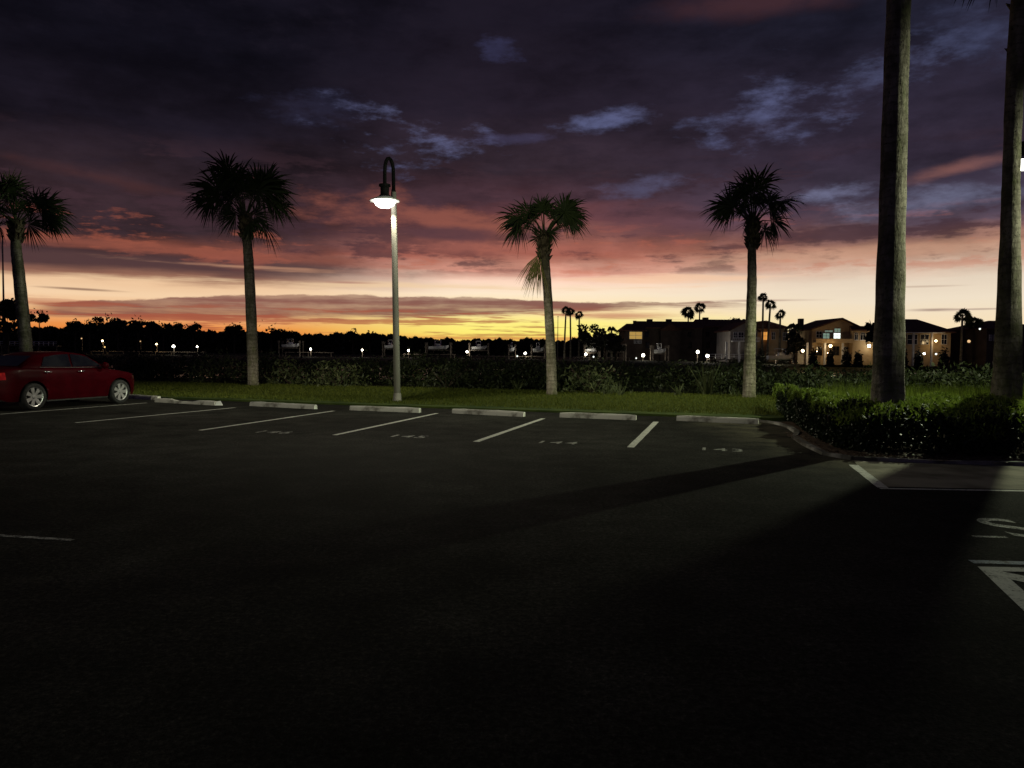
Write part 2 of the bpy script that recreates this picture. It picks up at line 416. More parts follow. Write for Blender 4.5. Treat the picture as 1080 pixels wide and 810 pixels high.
    bot = edge([(21,334),(120,334),(260,335),(420,335),(540,331),(620,327),(740,322),(829,323)])
    et = g.m('ADD', el, g.m('ADD', g.m('MULTIPLY', g.m('SUBTRACT', fine, .5), .5), g.m('MULTIPLY', g.m('SUBTRACT', rip, .5), .45)))
    eb = g.m('ADD', el, g.m('MULTIPLY', g.m('SUBTRACT', thin, .5), 1.3))
    bank = g.m('MULTIPLY', g.sm(g.m('SUBTRACT', top, et), -.04, .1), g.sm(g.m('SUBTRACT', eb, bot), -.25, .25))
    bank = g.m('MULTIPLY', bank, g.m('MULTIPLY', g.sm(az, azel(18,320)[0], azel(70,320)[0]), g.sm(az, azel(830,320)[0], azel(745,320)[0])))
    bt = g.m('ADD', .62, g.m('MULTIPLY', g.sm(g.m('ADD', g.m('MULTIPLY', thin, .6), g.m('MULTIPLY', fine, .4)), .35, .6), .33))
    c = lay(c, g.m('MULTIPLY', bank, bt), (128,78,72))
    # thin layers through the orange glow
    lm = g.m('MULTIPLY', g.sm(thin, .48, .58), g.m('MULTIPLY', g.sm(el, .6, 1.4), g.sm(el, 3.6, 2.6)))
    lm = g.m('MULTIPLY', lm, g.sm(az, azel(800,340)[0], azel(560,340)[0]))
    c = lay(c, lm, (172,88,62), .75)
    c = lay(c, blob(650,333,70,4.5,thin,2.2,.1,1.1), (196,128,104), .75)
    c = lay(c, blob(560,357,200,2.2,thin,1.2,.2,1.1), (196,110,66), .6)
    c = lay(c, blob(985,327,48,2.6,thin,1.4,.1,1.1), (150,120,112), .85)
    c = lay(c, blob(1030,326,60,1.5,thin,1.0,.1,1.1), (158,128,118), .7)
    c = lay(c, blob(975,302,60,1.5,thin,1.4,.1,1.1), (196,172,152), .7)
    c = lay(c, blob(800,317,80,1.8,thin,1.4,.1,1.1), (176,144,130), .7)
    c = lay(c, blob(85,305,55,1.8,thin,1.4,.1,1.1,-.02), (120,84,72), .75)
    c = lay(c, blob(365,298,40,1.8,thin,1.4,.1,1.1), (176,120,104), .6)
    # the half of the sky behind the camera is plain dark dusk
    back = g.ramp(g.m('DIVIDE', el, 60.0), [(0,s2l((52,44,62))),(.3,s2l((38,36,56))),(1,s2l((24,24,38)))])
    c = g.mix(g.sm(g.m('ABSOLUTE', az), 38, 72), c, back)
    c = g.mix(g.sm(el, 24, 50), c, s2l((26,24,36)))
    c = g.mix(g.sm(el, 0, -1.2), c, s2l((16,12,12)))
    w.cycles.sampling_method = 'MANUAL'; w.cycles.sample_map_resolution = 512
    b1 = g.node('ShaderNodeBackground'); nt.links.new(c, b1.inputs[0]); b1.inputs[1].default_value = 1.0
    sky = g.node('ShaderNodeTexSky', sky_type='NISHITA'); sky.sun_disc = False
    sky.sun_elevation = R(-3.0); sky.sun_rotation = R(-2)
    b2 = g.node('ShaderNodeBackground'); nt.links.new(sky.outputs[0], b2.inputs[0]); b2.inputs[1].default_value = .004
    ad = g.node('ShaderNodeAddShader'); nt.links.new(b1.outputs[0], ad.inputs[0]); nt.links.new(b2.outputs[0], ad.inputs[1])
    o = g.node('ShaderNodeOutputWorld'); nt.links.new(ad.outputs[0], o.inputs[0])
    # what is left of the sun: just under the horizon straight ahead, as good as out
    sl = bpy.data.lights.new('sun', 'SUN'); so = bpy.data.objects.new('sun', sl); C.objects.link(so)
    sl.energy = .01; sl.color = (1,.55,.25); sl.angle = R(.5)
    so.rotation_euler = (R(-89), 0, R(2))
make_sky()
SC.view_settings.view_transform = 'Standard'; SC.view_settings.look = 'None'
SC.view_settings.exposure = 0; SC.view_settings.gamma = 1

# ------------------------------------------------------------------ ground, water
def ground_sheet():
    ys = [-60, 0, 30, 44, 52, 60, 125, 135, 150, 400, 1200, 5000]
    zs = [-.03, -.03, -.03, -.03, -.7, -2.2, -2.2, -.6, .0, .3, .3, .3]
    xs = [-4000,-800,-200,-80,-40,-15,0,15,40,80,200,800,4000]
    mb = MB(); mb.v = [(x, y, z) for y, z in zip(ys, zs) for x in xs]; n = len(xs)
    mb.f = [(j*n+i, j*n+i+1, (j+1)*n+i+1, (j+1)*n+i) for j in range(len(ys)-1) for i in range(n-1)]
    tag(mb.build('ground', MAT['ground'], smooth=True), kind='structure')
ground_sheet()
tag(MB().poly([(-600,50,-1.2),(600,50,-1.2),(600,140,-1.2),(-600,140,-1.2)]).build('lagoon_water', MAT['water']), kind='structure')

# lawn outline on the ground (front edge runs along the wheel stops)
def lerp(a, b, t): return a + (b-a)*t
lf0, lf1 = gp(140,419.5), gp(812,443)
lb0, lb1 = gp(140,403.5), gp(812,419.5)
dl = (lf0-lf1).normalized(); lf0 = lf0 + dl*16
dlb = (lb0-lb1).normalized(); lb0 = lb0 + dlb*22
kerb_pts = [gp(*p) for p in [(790,443.5),(818,447),(832,451),(841,457),(838,462),(850,470),(871,480),(900,485),(990,488.5),(1080,491),(1200,495)]]
lot = [Vector((-60,-40,0)), Vector((40,-40,0)), Vector((40, kerb_pts[-1].y, 0))] + kerb_pts[::-1] + [lf1 + Vector((0,.15,0)), lf0 + Vector((0,.15,0)), Vector((-60, lf0.y+12, 0))]
tag(MB().poly([(p.x,p.y,0) for p in lot]).build('parking_lot', MAT['asphalt']), kind='structure')

lawn = [lf0, lf1, lf1+Vector((1.6,.6,0)), lb1+Vector((2,0,0)), lb0]
mb = MB(); top = [(p.x,p.y,.05) for p in lawn]; n = len(lawn)
mb.poly(top); mb.add([(p.x,p.y,-.05) for p in lawn] + top, [(k,(k+1)%n,n+(k+1)%n,n+k) for k in range(n)])
tag(mb.build('lawn', MAT['turf']), kind='structure')
N = 90000
u = RNG.uniform(0,1,N)**.75; v = RNG.uniform(0,1,N)
A = np.array(lf0); B = np.array(lf1+Vector((1.3,.4,0))); D = np.array(lb0); E = np.array(lb1+Vector((1.6,0,0)))
fr = A + (B-A)*u[:,None]; bk = D + (E-D)*u[:,None]; P = fr + (bk-fr)*v[:,None]; P[:,2] = .05
P[:,1] += np.where(v<.03, RNG.uniform(-.12,.05,N), 0)
tag(quads('grass', blades(P, .075, .022, .5), LEAF['grass']), 'mown green lawn grass lit by the street lamp', 'grass', kind='stuff')

# hedge bed
bed = kerb_pts[1:] + [gp(1200,495)+Vector((12,14,0)), Vector((9.0, 24.5, 0)), lf1+Vector((1.6,.4,0))]
tag(MB().poly([(p.x,p.y,.03) for p in bed]).build('mulch_bed', MAT['mulch']), kind='structure')
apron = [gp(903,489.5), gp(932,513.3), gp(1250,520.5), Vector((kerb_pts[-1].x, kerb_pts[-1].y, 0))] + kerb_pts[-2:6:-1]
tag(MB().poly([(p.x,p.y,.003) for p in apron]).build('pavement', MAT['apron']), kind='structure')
mb = MB()
for i in range(len(kerb_pts)-1):
    a, b = kerb_pts[i], kerb_pts[i+1]; d = (b-a).normalized(); s = Vector((-d.y, d.x, 0))*.06
    h0 = .05 + .02*math.sin(i*3.1); h1 = .05 + .02*math.sin((i+1)*3.1)
    mb.add([a-s, b-s, b+s, a+s, a-s*.8+Vector((0,0,h0)), b-s*.8+Vector((0,0,h1)), b+s*.8+Vector((0,0,h1)), a+s*.8+Vector((0,0,h0))],
           [(0,1,5,4),(1,2,6,5),(2,3,7,6),(3,0,4,7),(4,5,6,7)])
tag(mb.build('kerb', MAT['kerb']), kind='structure')

# ------------------------------------------------------------------ painted markings
Z1 = .004
def strip(name, p, q, w, m, label, cat, group=None):
    p = Vector((p.x,p.y,0)); q = Vector((q.x,q.y,0)); d = (q-p).normalized(); s = Vector((-d.y,d.x,0))*w/2
    c = (p+q)/2; n = 12; mb = MB()
    vs = []
    for i in range(n+1):
        t = i/n; a = lerp(p, q, t) - c
        vs += [a - s*random.uniform(.92,1.03), a + s*random.uniform(.92,1.03)]
    mb.add([(v_.x,v_.y,0) for v_ in vs], [(2*i,2*i+2,2*i+3,2*i+1) for i in range(n)])
    o = mb.build(name, m); o.location = (c.x,c.y,Z1); return tag(o, label, cat, group)
GL = 'white parking stall lines'
for a, b, w, lb in [((0,437),(155,425),.1,'white stall line running under the side of the red car'),
                    ((80,446),(248,430),.1,'thin white stall line just right of the red car'),
                    ((211,454),(352,433.5),.11,'white stall line on the left of the number 146'),
                    ((353,459),(461,436),.11,'white stall line between numbers 146 and 145'),
                    ((502,466),(573,441.5),.12,'white stall line between numbers 145 and 144'),
                    ((665,472),(692,445),.13,'white stall line between numbers 144 and 143')]:
    strip('stall_line', gp(*a), gp(*b), w, MAT['white_paint'], lb, 'parking line', GL)
strip('stall_line', gp(-40,562.5), gp(77,570), .06, MAT['faded_paint'], 'dim white line end on the dark asphalt at the left edge', 'parking line', GL)
strip('bay_outline', gp(900,490.5), gp(931,514.5), .13, MAT['white_paint'], 'short slanting white line in front of the hedge', 'bay line', 'marked bay lines')
strip('bay_outline', gp(928,515.4), gp(1150,519.2), .075, MAT['white_paint'], 'long thin white line running to the right below the hedge', 'bay line', 'marked bay lines')
strip('bay_stripe', gp(1024,592.7), gp(1150,596.5), .1, MAT['blue_paint'], 'dull blue stripe just above the white wedge', 'bay line', 'marked bay lines')
strip('faint_stripe', gp(1026,566), gp(1062,567), .06, MAT['faded_paint'], 'worn grey stripe left of the foot of the letter S', 'bay line', 'marked bay lines')
# white hatched wedge: one painted marking
mb = MB()
def pl(*ps): mb.poly([(q.x,q.y,Z1) for q in (gp(*p) for p in ps)])
pl((1031,598),(1150,600.5),(1150,605.2),(1056,603),(1046,602.2))
pl((1031,598),(1046,602.2),(1056,603),(1066,611.5),(1150,686),(1150,712))
pl((1056,603),(1150,622),(1150,629.5),(1066,611.5))
tag(mb.build('hatched_wedge', MAT['white_paint']), 'white painted wedge with hatch bars at the right edge', 'floor marking')

def text(name, s, px, py, size, ang, m, label, cat, group=None, sx=1.0):
    cu = bpy.data.curves.new(name, 'FONT'); cu.body = s; cu.size = size; cu.align_x = 'CENTER'; cu.align_y = 'CENTER'
    cu.space_character = 1.15; cu.offset = .006*size
    t = bpy.data.objects.new('tmp', cu); C.objects.link(t); bpy.context.view_layer.update()
    me = bpy.data.meshes.new_from_object(t.evaluated_get(bpy.context.evaluated_depsgraph_get()))
    bpy.data.objects.remove(t); me.name = name; me.materials.clear()
    o = link(name, me, m); p = gp(px, py); o.location = (p.x,p.y,Z1); o.rotation_euler.z = ang; o.scale = (sx,1,1)
    return tag(o, label, cat, group)
ANG = R(-15)
for s, x, y in [('146',288,456),('145',430,460.5),('144',587,467),('143',760,474.5)]:
    text('stall_number', s, x, y, .52, ANG*1.0, MAT['number_paint'], f'worn white stall number {s} painted on the asphalt', 'stall number', 'painted stall numbers', .9)
text('letter_marking', 'S', 1071, 558, 1.15, R(-2), MAT['faded_paint'], 'large worn white letter S painted at the right edge', 'letter', None, .8)

# ------------------------------------------------------------------ wheel stops
def wheel_stop(a, b, label, broken=False):
    p, q = gp(*a), gp(*b); L = (q-p).length; c = (p+q)/2; mb = MB(); n = 8
    prof = [(-.085,0),(-.075,.09),(-.05,.125),(.05,.125),(.075,.09),(.085,0)]
    k = len(prof); vs = []
    for i in range(n+1):
        x = -L/2 + L*i/n; inset = .8 if i in (0,n) else 1
        for (yy, zz) in prof:
            chip = random.uniform(-.006,.004) if zz > .05 else 0
            if broken and .3 < i/n < .75 and zz > .05: chip -= .06
            vs.append((x, yy*inset, (zz+chip)*(.93 if i in (0,n) else 1)))
    fs = [(i*k+j, (i+1)*k+j, (i+1)*k+j+1, i*k+j+1) for i in range(n) for j in range(k-1)]
    fs += [tuple(range(k-1,-1,-1)), tuple(n*k+j for j in range(k))]
    mb.add(vs, fs); o = mb.build('wheel_stop', MAT['concrete'])
    o.location = (c.x,c.y,.001); o.rotation_euler.z = math.atan2(q.y-p.y, q.x-p.x)
    return tag(o, label, 'wheel stop', 'concrete wheel stops along the lawn')
wheel_stop((165,424),(228,427.5), 'weathered wheel stop with a sunken middle just right of the red car', True)
wheel_stop((265,428),(333,431.5), 'dim concrete wheel stop at the head of stall 146')
wheel_stop((370,432.5),(443,435.2), 'pale concrete wheel stop right beside the foot of the lamp post')
wheel_stop((478,435.8),(553,439.5), 'concrete wheel stop at the head of stall 145, left of the middle palm')
wheel_stop((591,440),(671,443), 'concrete wheel stop at the head of stall 144, right of the middle palm')
wheel_stop((714,443.5),(800,447.2), 'rightmost concrete wheel stop, by the end of the lawn')
wheel_stop((128,419.5),(168,422), 'wheel stop in front of the nose of the red car')
p = gp(231,427.5); rk = MB()
rk.add([(-.1,-.07,0),(.12,-.05,0),(.08,.08,0),(-.07,.07,0),(-.05,-.03,.11),(.05,-.02,.13),(.03,.04,.12),(-.04,.05,.1)],
       [(0,1,5,4),(1,2,6,5),(2,3,7,6),(3,0,4,7),(4,5,6,7),(3,2,1,0)])
o = rk.build('concrete_chunk', MAT['gelcoat']); o.location = (p.x,p.y,.002); tag(o, 'small pale broken chunk lying by the wheel stop right of the car', 'rubble')

# ------------------------------------------------------------------ street lamps
def lamp_light(parent, loc, power, col, flood=False, pole_dir=None):
    li = bpy.data.lights.new('lamp_light', 'POINT'); li.energy = power; li.color = col; li.shadow_soft_size = .05
    li.use_nodes = True; nt = li.node_tree; g = G(nt); em = nt.nodes['Emission']
    nrm = g.node('ShaderNodeTexCoord').outputs['Normal']; s = g.node('ShaderNodeSeparateXYZ'); nt.links.new(nrm, s.inputs[0])
    cz = g.m('MULTIPLY', s.outputs[2], -1.0)       # 1 straight down, 0 level: the optics cut off above the horizon
    f = g.m('MULTIPLY', g.m('POWER', g.m('MAXIMUM', cz, .42), -3.0), g.sm(cz, .17, .8, 0.0, 1.0))   # wide-throw street optics
    if pole_dir:        # added cut in the light: little goes straight at the lamp's own pole
        sn = g.m('SQRT', g.m('MAXIMUM', g.m('SUBTRACT', 1.0, g.m('MULTIPLY', cz, cz)), .0004))
        k = g.m('DIVIDE', g.m('ADD', g.m('MULTIPLY', s.outputs[0], pole_dir.x), g.m('MULTIPLY', s.outputs[1], pole_dir.y)), sn)
        f = g.m('MULTIPLY', f, g.sm(k, .9, .975, 1.0, .11))
    if flood: f = g.sm(cz, -.05, .06, 0.0, 1.0)       # long-throw flood optics
    nt.links.new(f, em.inputs['Strength'])
    o = bpy.data.objects.new('lamp_light', li); C.objects.link(o); o.parent = parent; o.location = loc; return o
def street_lamp(base, H, lean, hx, hy, label, power, col, flood=False):
    """H: height of the shade rim"""
    t = empty('street_lamp', base, label, 'street lamp', 'gooseneck street lamps')
    lx, ly = lean
    top = Vector((lx, ly, H+.45))
    MB().tube([(0,0,0), Vector((lx,ly,H+.4))*.5, (lx*.97,ly*.97,H+.35)], [.105,.095,.082], 14).build('pole', MAT['pole'], t, True)
    MB().lathe([(0,0),(.15,0),(.15,.04),(.13,.06),(.122,.22),(.112,.25),(.105,.25)], (0,0,0), 16).build('base_collar', MAT['pole'], t, True)
    hook = [Vector((lx*.97,ly*.97,H+.3)), top + Vector((0,0,.2))]
    for k in range(1,9):
        a = math.pi*k/8
        hook.append(top + Vector((hx*(1-math.cos(a))/2, hy*(1-math.cos(a))/2, .45 + .42*math.sin(a))))
    hook.append(top + Vector((hx,hy,.1)))
    MB().tube(hook, .055, 8).build('gooseneck', MAT['black_metal'], t, True)
    MB().box(lx-.06,lx+.06,ly-.06,ly+.06,H+.3,H+.42).build('bracket', MAT['black_metal'], t)
    c = Vector((lx+hx, ly+hy, H))
    MB().lathe([(0,.62),(.05,.62),(.06,.52),(.17,.5),(.18,.44),(.13,.42),(.13,.2),(.17,.16),(.2,.1),(0,.1)], c, 18).build('lamp_housing', MAT['black_metal'], t, True)
    MB().lathe([(.12,.14),(.22,.12),(.43,.03),(.45,0),(.44,-.005),(.42,.015),(.21,.1),(.12,.12)], c, 28).build('lamp_shade', MAT['shade_metal'], t, True)
    MB().lathe([(.22,.09),(.31,.03),(.32,-.02),(.27,-.12),(.16,-.19),(0,-.215)], c, 20).build('bulb', MAT['glow_street'], t, True)
    lamp_light(t, c + Vector((0,0,-.27)), power, col, flood, Vector((-hx,-hy,0)).normalized())
    return t
b1 = gp(419,425)
hh = (at(409,214,b1.y-.4).z)
street_lamp((b1.x,b1.y,.05), hh, (at(415,214,b1.y).x-b1.x, 0), -.2, -.4, 'tall lit street lamp standing on the lawn left of centre', 400, (1,.94,.7))
bR = Vector((13.6, 20.0, .03))
pR = at(1081.5,172,20.0)
street_lamp(bR, pR.z, (pR.x-bR.x+.25,0), -.25, 0, 'lit street lamp half hidden behind the palm trunk at the right edge', 780, (.92,1,.66))
def flood_lamp(base, H, aim, label, power, col, cone):
    t = empty('flood_lamp', base, label, 'flood lamp', 'pole mounted flood lamps round the lot')
    MB().tube([(0,0,0),(0,0,H+.1)], [.14,.09], 12).build('pole', MAT['pole'], t, True)
    d = (Vector(aim) - (Vector(base)+Vector((0,0,H)))).normalized(); c = Vector((0,0,H))
    MB().tube([c - d*.25, c - d*.1, c + d*.25], [.12,.2,.27], 16).build('lamp_housing', MAT['black_metal'], t, True)
    MB().tube([c + d*.252, c + d*.26], [.25,.25], 16).build('lens', MAT['glow_warm'], t)
    li = bpy.data.lights.new('lamp_light', 'SPOT'); li.energy = power; li.color = col; li.spot_size = cone; li.spot_blend = .8; li.shadow_soft_size = .2
    o = bpy.data.objects.new('lamp_light', li); C.objects.link(o); o.parent = t; o.location = c + d*.6
    o.rotation_euler = d.to_track_quat('-Z','Y').to_euler(); return t
flood_lamp(Vector((-12,-46,0)), 7.0, (-3.5,24,-.6), 'flood lamp on a pole far behind the camera, aimed at the wheel stops and lawn', 30000, (1,.96,.7), R(21))
flood_lamp(Vector((31,7,0)), 5.5, (8.6,15.4,4.6), 'flood lamp on a pole beyond the right edge, aimed at the two big palm trunks', 28000, (.9,1,.7), R(19))

# ------------------------------------------------------------------ palms
UP = Vector((0,0,1))
def fan(mb, base, d, length, n=24, droop=.35, spread=88, facing=.7, pet=.34, lw=1.0):
    d = d.normalized(); hub_len = length*pet
    mid = base + d*hub_len*.55 + UP*.02; hub = base + d*hub_len - UP*droop*.12*length
    mb.tube([base, mid, hub], [.028,.018,.012], 5, False)
    d2 = (hub-mid).normalized()
    side = (d2.cross(Vector((0,1,0))).normalized() if abs(d2.y) < .95 else Vector((1,0,0)))*facing + Vector((random.gauss(0,1),random.gauss(0,1),random.gauss(0,1)))*(1-facing)
    side = (side - d2*side.dot(d2)).normalized(); nrm = side.cross(d2)
    Rr = length*(1-pet)*1.15; st = R(2*spread)/(n-1)
    for i in range(n):
        th = R(-spread) + st*i + random.gauss(0,.03)
        dv = d2*math.cos(th) + side*math.sin(th) + nrm*(.28*abs(math.sin(th)) + random.gauss(0,.05))
        e = (-d2*math.sin(th) + side*math.cos(th)).normalized()
        L = Rr*(.78 + .22*math.cos(th))*random.uniform(.86,1.08)
        w = L*.42*st*.55*lw
        pts = []
        for tt, ww in ((.02,.05),(.42,1),(.72,.62),(1,0)):
            pp = hub + dv*L*tt - UP*(droop*L*tt**2.2)
            pts.append((pp - e*w*ww, pp + e*w*ww))
        for k in range(2):
            mb.add([pts[k][0],pts[k][1],pts[k+1][1],pts[k+1][0]], [(0,1,2,3)])
        mb.add([pts[2][0],pts[2][1],(pts[3][0]+pts[3][1])/2], [(0,1,2)])
def pdir(ang, dep):
    return Vector((math.cos(R(ang))*math.cos(R(dep)), math.sin(R(dep)), math.sin(R(ang))*math.cos(R(dep))))
def tuft_fan(mb, base, hub, Rr, n=46, spread=128, droop=.3, facing=.85):
    hub = hub + UP*0.0; d = (hub-base); L0 = d.length; d.normalize()
    mid = base.lerp(hub,.5) + UP*.1*L0
    mb.tube([base, mid, hub], [.03,.02,.012], 5, False)
    d2 = (hub-mid).normalized()
    side = d2.cross(Vector((0,1,0))).normalized()*facing + Vector((random.gauss(0,1),random.gauss(0,1),random.gauss(0,1)))*(1-facing)
    side = (side - d2*side.dot(d2)).normalized(); nrm = side.cross(d2); st = R(2*spread)/(n-1)
    for i in range(n):
        if random.random() < .12: continue
        th = R(-spread) + st*i + random.gauss(0,.05)
        dv = d2*math.cos(th) + side*math.sin(th) + nrm*(.25*abs(math.sin(th)) + random.gauss(0,.09))
        e = (-d2*math.sin(th) + side*math.cos(th)).normalized()
        L = Rr*(.72 + .28*math.cos(th))*random.choice((1,1,1,.9,.75,.5))*random.uniform(.85,1.12); w = L*.42*st*.74; pts = []
        dr = droop*random.uniform(.5,2.0)
        for tt, ww in ((.02,.05),(.4,1),(.72,.6),(1,0)):
            pp = hub + dv*L*tt - UP*(dr*L*tt**2.4); pts.append((pp - e*w*ww, pp + e*w*ww))
        for k in range(2): mb.add([pts[k][0],pts[k][1],pts[k+1][1],pts[k+1][0]], [(0,1,2,3)])
        mb.add([pts[2][0],pts[2][1],(pts[3][0]+pts[3][1])/2], [(0,1,2)])
def clumps(*cl):
    out = []
    for ang, L, n in cl:
        for k in range(n): out.append((ang + random.uniform(-11,11), random.uniform(-32,32), L*random.uniform(.88,1.04)))
    return out
def trunk_mesh(pts, rad):
    # smooth resample with small girth wobble
    P = [Vector(p) for p in pts]; n = 40; path = []; rr = []
    for i in range(n+1):
        t = i/n*(len(P)-1); k = min(int(t), len(P)-2); f = t-k
        a = P[max(k-1,0)]; b = P[k]; c = P[k+1]; d = P[min(k+2,len(P)-1)]
        path.append(.5*((2*b) + (c-a)*f + (2*a-5*b+4*c-d)*f*f + (3*b-a-3*c+d)*f**3))
        rr.append(lerp(rad[k], rad[k+1], f)*(1 + .025*math.sin(i*1.9) + random.uniform(-.012,.012)))
    return MB().tube(path, rr, 16)
def sabal(base, pts_px, Y, radii, fronds, label, dead=None, boots=None, extra_top=None, group='sabal palms along the lawn', droop=.4, px_clumps=None, pxY=0):
    t = empty('palm_tree', base, label, 'palm tree', group)
    pts = [Vector((0,0,-.02))] + [at(px,py,Y) - Vector(base) for px, py in pts_px]
    if extra_top is not None: pts.append(Vector(extra_top) - Vector(base))
    radii = list(np.interp(np.linspace(0,1,len(pts)), np.linspace(0,1,len(radii)), radii))
    trunk_mesh(pts, radii).build('trunk', MAT['trunk'], t, True)
    top = pts[-1]; prev = pts[-2]; ax = (top-prev).normalized(); r = radii[-1]
    if boots:
        mb = MB()
        bl = boots
        mb.lathe([(r*.95,-bl),(r*1.25,-bl*.6),(r*1.45,-bl*.15),(r*1.2,bl*.2),(.02,bl*.35)], top, 12)
        for k in range(30):
            a = k*2.4; z = -bl + bl*1.15*k/30
            c = top + Vector((math.cos(a)*r*1.2, math.sin(a)*r*1.2, z)); o_ = Vector((math.cos(a),math.sin(a),0)); s_ = Vector((-math.sin(a),math.cos(a),0))
            mb.add([c-s_*.05-UP*.1, c+s_*.05-UP*.1, c+o_*.16+s_*.02+UP*.17, c+o_*.16-s_*.02+UP*.17, c-o_*.06+UP*.1], [(0,1,2,3),(0,3,4),(1,4,2)])
        mb.build('leaf_base', MAT['boots'], t)
    mb = MB()
    for cx_, cy_, rp, nf in (px_clumps or ()):
        cc = at(cx_, cy_ - 9, pxY) - Vector(base); rr = rp/F*pxY
        for k in range(nf+1):
            hub = top.lerp(cc, .72) + Vector((random.gauss(0,.12)*rr, random.uniform(-1,1)*rr*1.1, random.gauss(0,.12)*rr))
            tuft_fan(mb, top + UP*random.uniform(-.12,.1), hub, rr*random.uniform(1.2,1.62), facing=random.choice((.95,.85,.6)))
    for (ang, dep, L) in fronds:
        fan(mb, top + UP*random.uniform(-.1,.15), pdir(ang + random.uniform(-4,4), dep), L*random.uniform(.93,1.05), droop=droop*random.uniform(.2,.7), facing=random.uniform(.65,1.0))
    mb.build('crown', LEAF['palm'], t)
    if dead:
        mb = MB()
        for (ang, dep, L) in dead: fan(mb, top - UP*.25, pdir(ang,dep), L, n=18, droop=.4, spread=30, facing=.8, pet=.35)
        o = mb.build('dead_frond', LEAF['dead'], t); o['label'] = 'pale yellow dead frond hanging down the trunk'
    return t
YA = 32.0
b0 = at(30, 405, YA); b0.z = 0
sabal(b0, [(27,362),(20,290),(17,262)], YA, [.28,.24,.21,.19],
      [(20,60,1.5),(120,-60,1.5),(60,-60,1.5),(150,60,1.6)],
      'dark palm behind the red car at the left edge, in near silhouette', boots=.7, extra_top=at(17,236,YA), pxY=YA, px_clumps=[(24,200,21,3),(4,206,19,2),(46,216,22,3),(58,238,13,2),(-14,222,24,3),(-20,248,15,2),(20,218,16,2)])
YB = gp(267,408).y
b2 = gp(267,408)
sabal(b2, [(266,360),(263,290),(261,258)], YB, [.24,.225,.2,.18],
      [(90,60,1.2),(90,-60,1.2),(160,-55,1.4),(20,55,1.4)],
      'tallest lawn palm, left of the lamp post, trunk lit and crown ragged', boots=.9, extra_top=at(259,230,YB), pxY=YB, px_clumps=[(224,206,29,4),(214,214,20,2),(246,184,25,3),(258,200,20,2),(288,200,27,4),(298,220,16,2),(277,246,19,2),(232,190,16,1)])
YC = gp(582,418).y
b3 = gp(582,418)
sabal(b3, [(581,370),(577,300),(575,270)], YC, [.2,.165,.148,.14],
      [(90,60,.9),(90,-60,.9),(20,-55,1.0),(160,55,1.0)],
      'palm in the middle of the lawn with a flat crown and pale dead frond', dead=[(-124,-20,1.3),(-112,-20,1.5),(-104,-5,1.3)], boots=.8, extra_top=at(574,250,YC), droop=.35, pxY=YC, px_clumps=[(540,238,19,3),(556,228,17,2),(575,224,17,3),(603,226,22,4),(592,232,14,2),(612,240,12,1)])
YD = gp(790,421).y
b4 = gp(790,421)
sabal(b4, [(791,370),(793,300),(793,262)], YD, [.24,.18,.148,.138],
      [(90,60,1.1),(90,-60,1.1),(30,55,1.2),(150,-55,1.2)],
      'palm at the right end of the lawn with a full rounded crown', boots=.75, extra_top=at(794,238,YD), droop=.3, pxY=YD, px_clumps=[(794,195,26,4),(776,198,15,1),(759,217,20,3),(775,222,14,1),(824,209,23,3),(830,224,12,1),(816,247,17,2),(803,215,15,1)])
# two big trunks in the hedge, crowns above the picture
rb = Vector((6.83,14.0,.02))
big = [(a, d, 2.3) for a in (80,60,40,20,100,120,140,160,25,155) for d in (-35,35)]
sabal(rb, [(936,428),(941,230),(948,2)], 14.0, [.37,.285,.225,.2,.19], big,
      'thick palm trunk rising out of the hedge, bare to the picture top', boots=.8, extra_top=(at(948,2,14).x+.1,14.0,10.8), group='tall palms in the hedge bed', droop=.3)
rb2 = Vector((10.85,17.0,.02))
tp = at(1081,2,17.0)
t2 = sabal(rb2, [(1062,405),(1065.5,250),(1067,172),(1073,40)], 17.0, [.37,.3,.2,.172,.18,.2], [(a,d,2.2) for a,d in ((80,-30),(60,30),(30,-20),(100,40),(120,-40),(140,20),(160,-25),(175,15),(45,50),(135,-55))] + [(206,-8,2.1)],
      'shaggy topped palm trunk at the right edge in front of the lamp', boots=3.0, extra_top=(tp.x+.05,17.0,11.1), group='tall palms in the hedge bed', droop=.5)

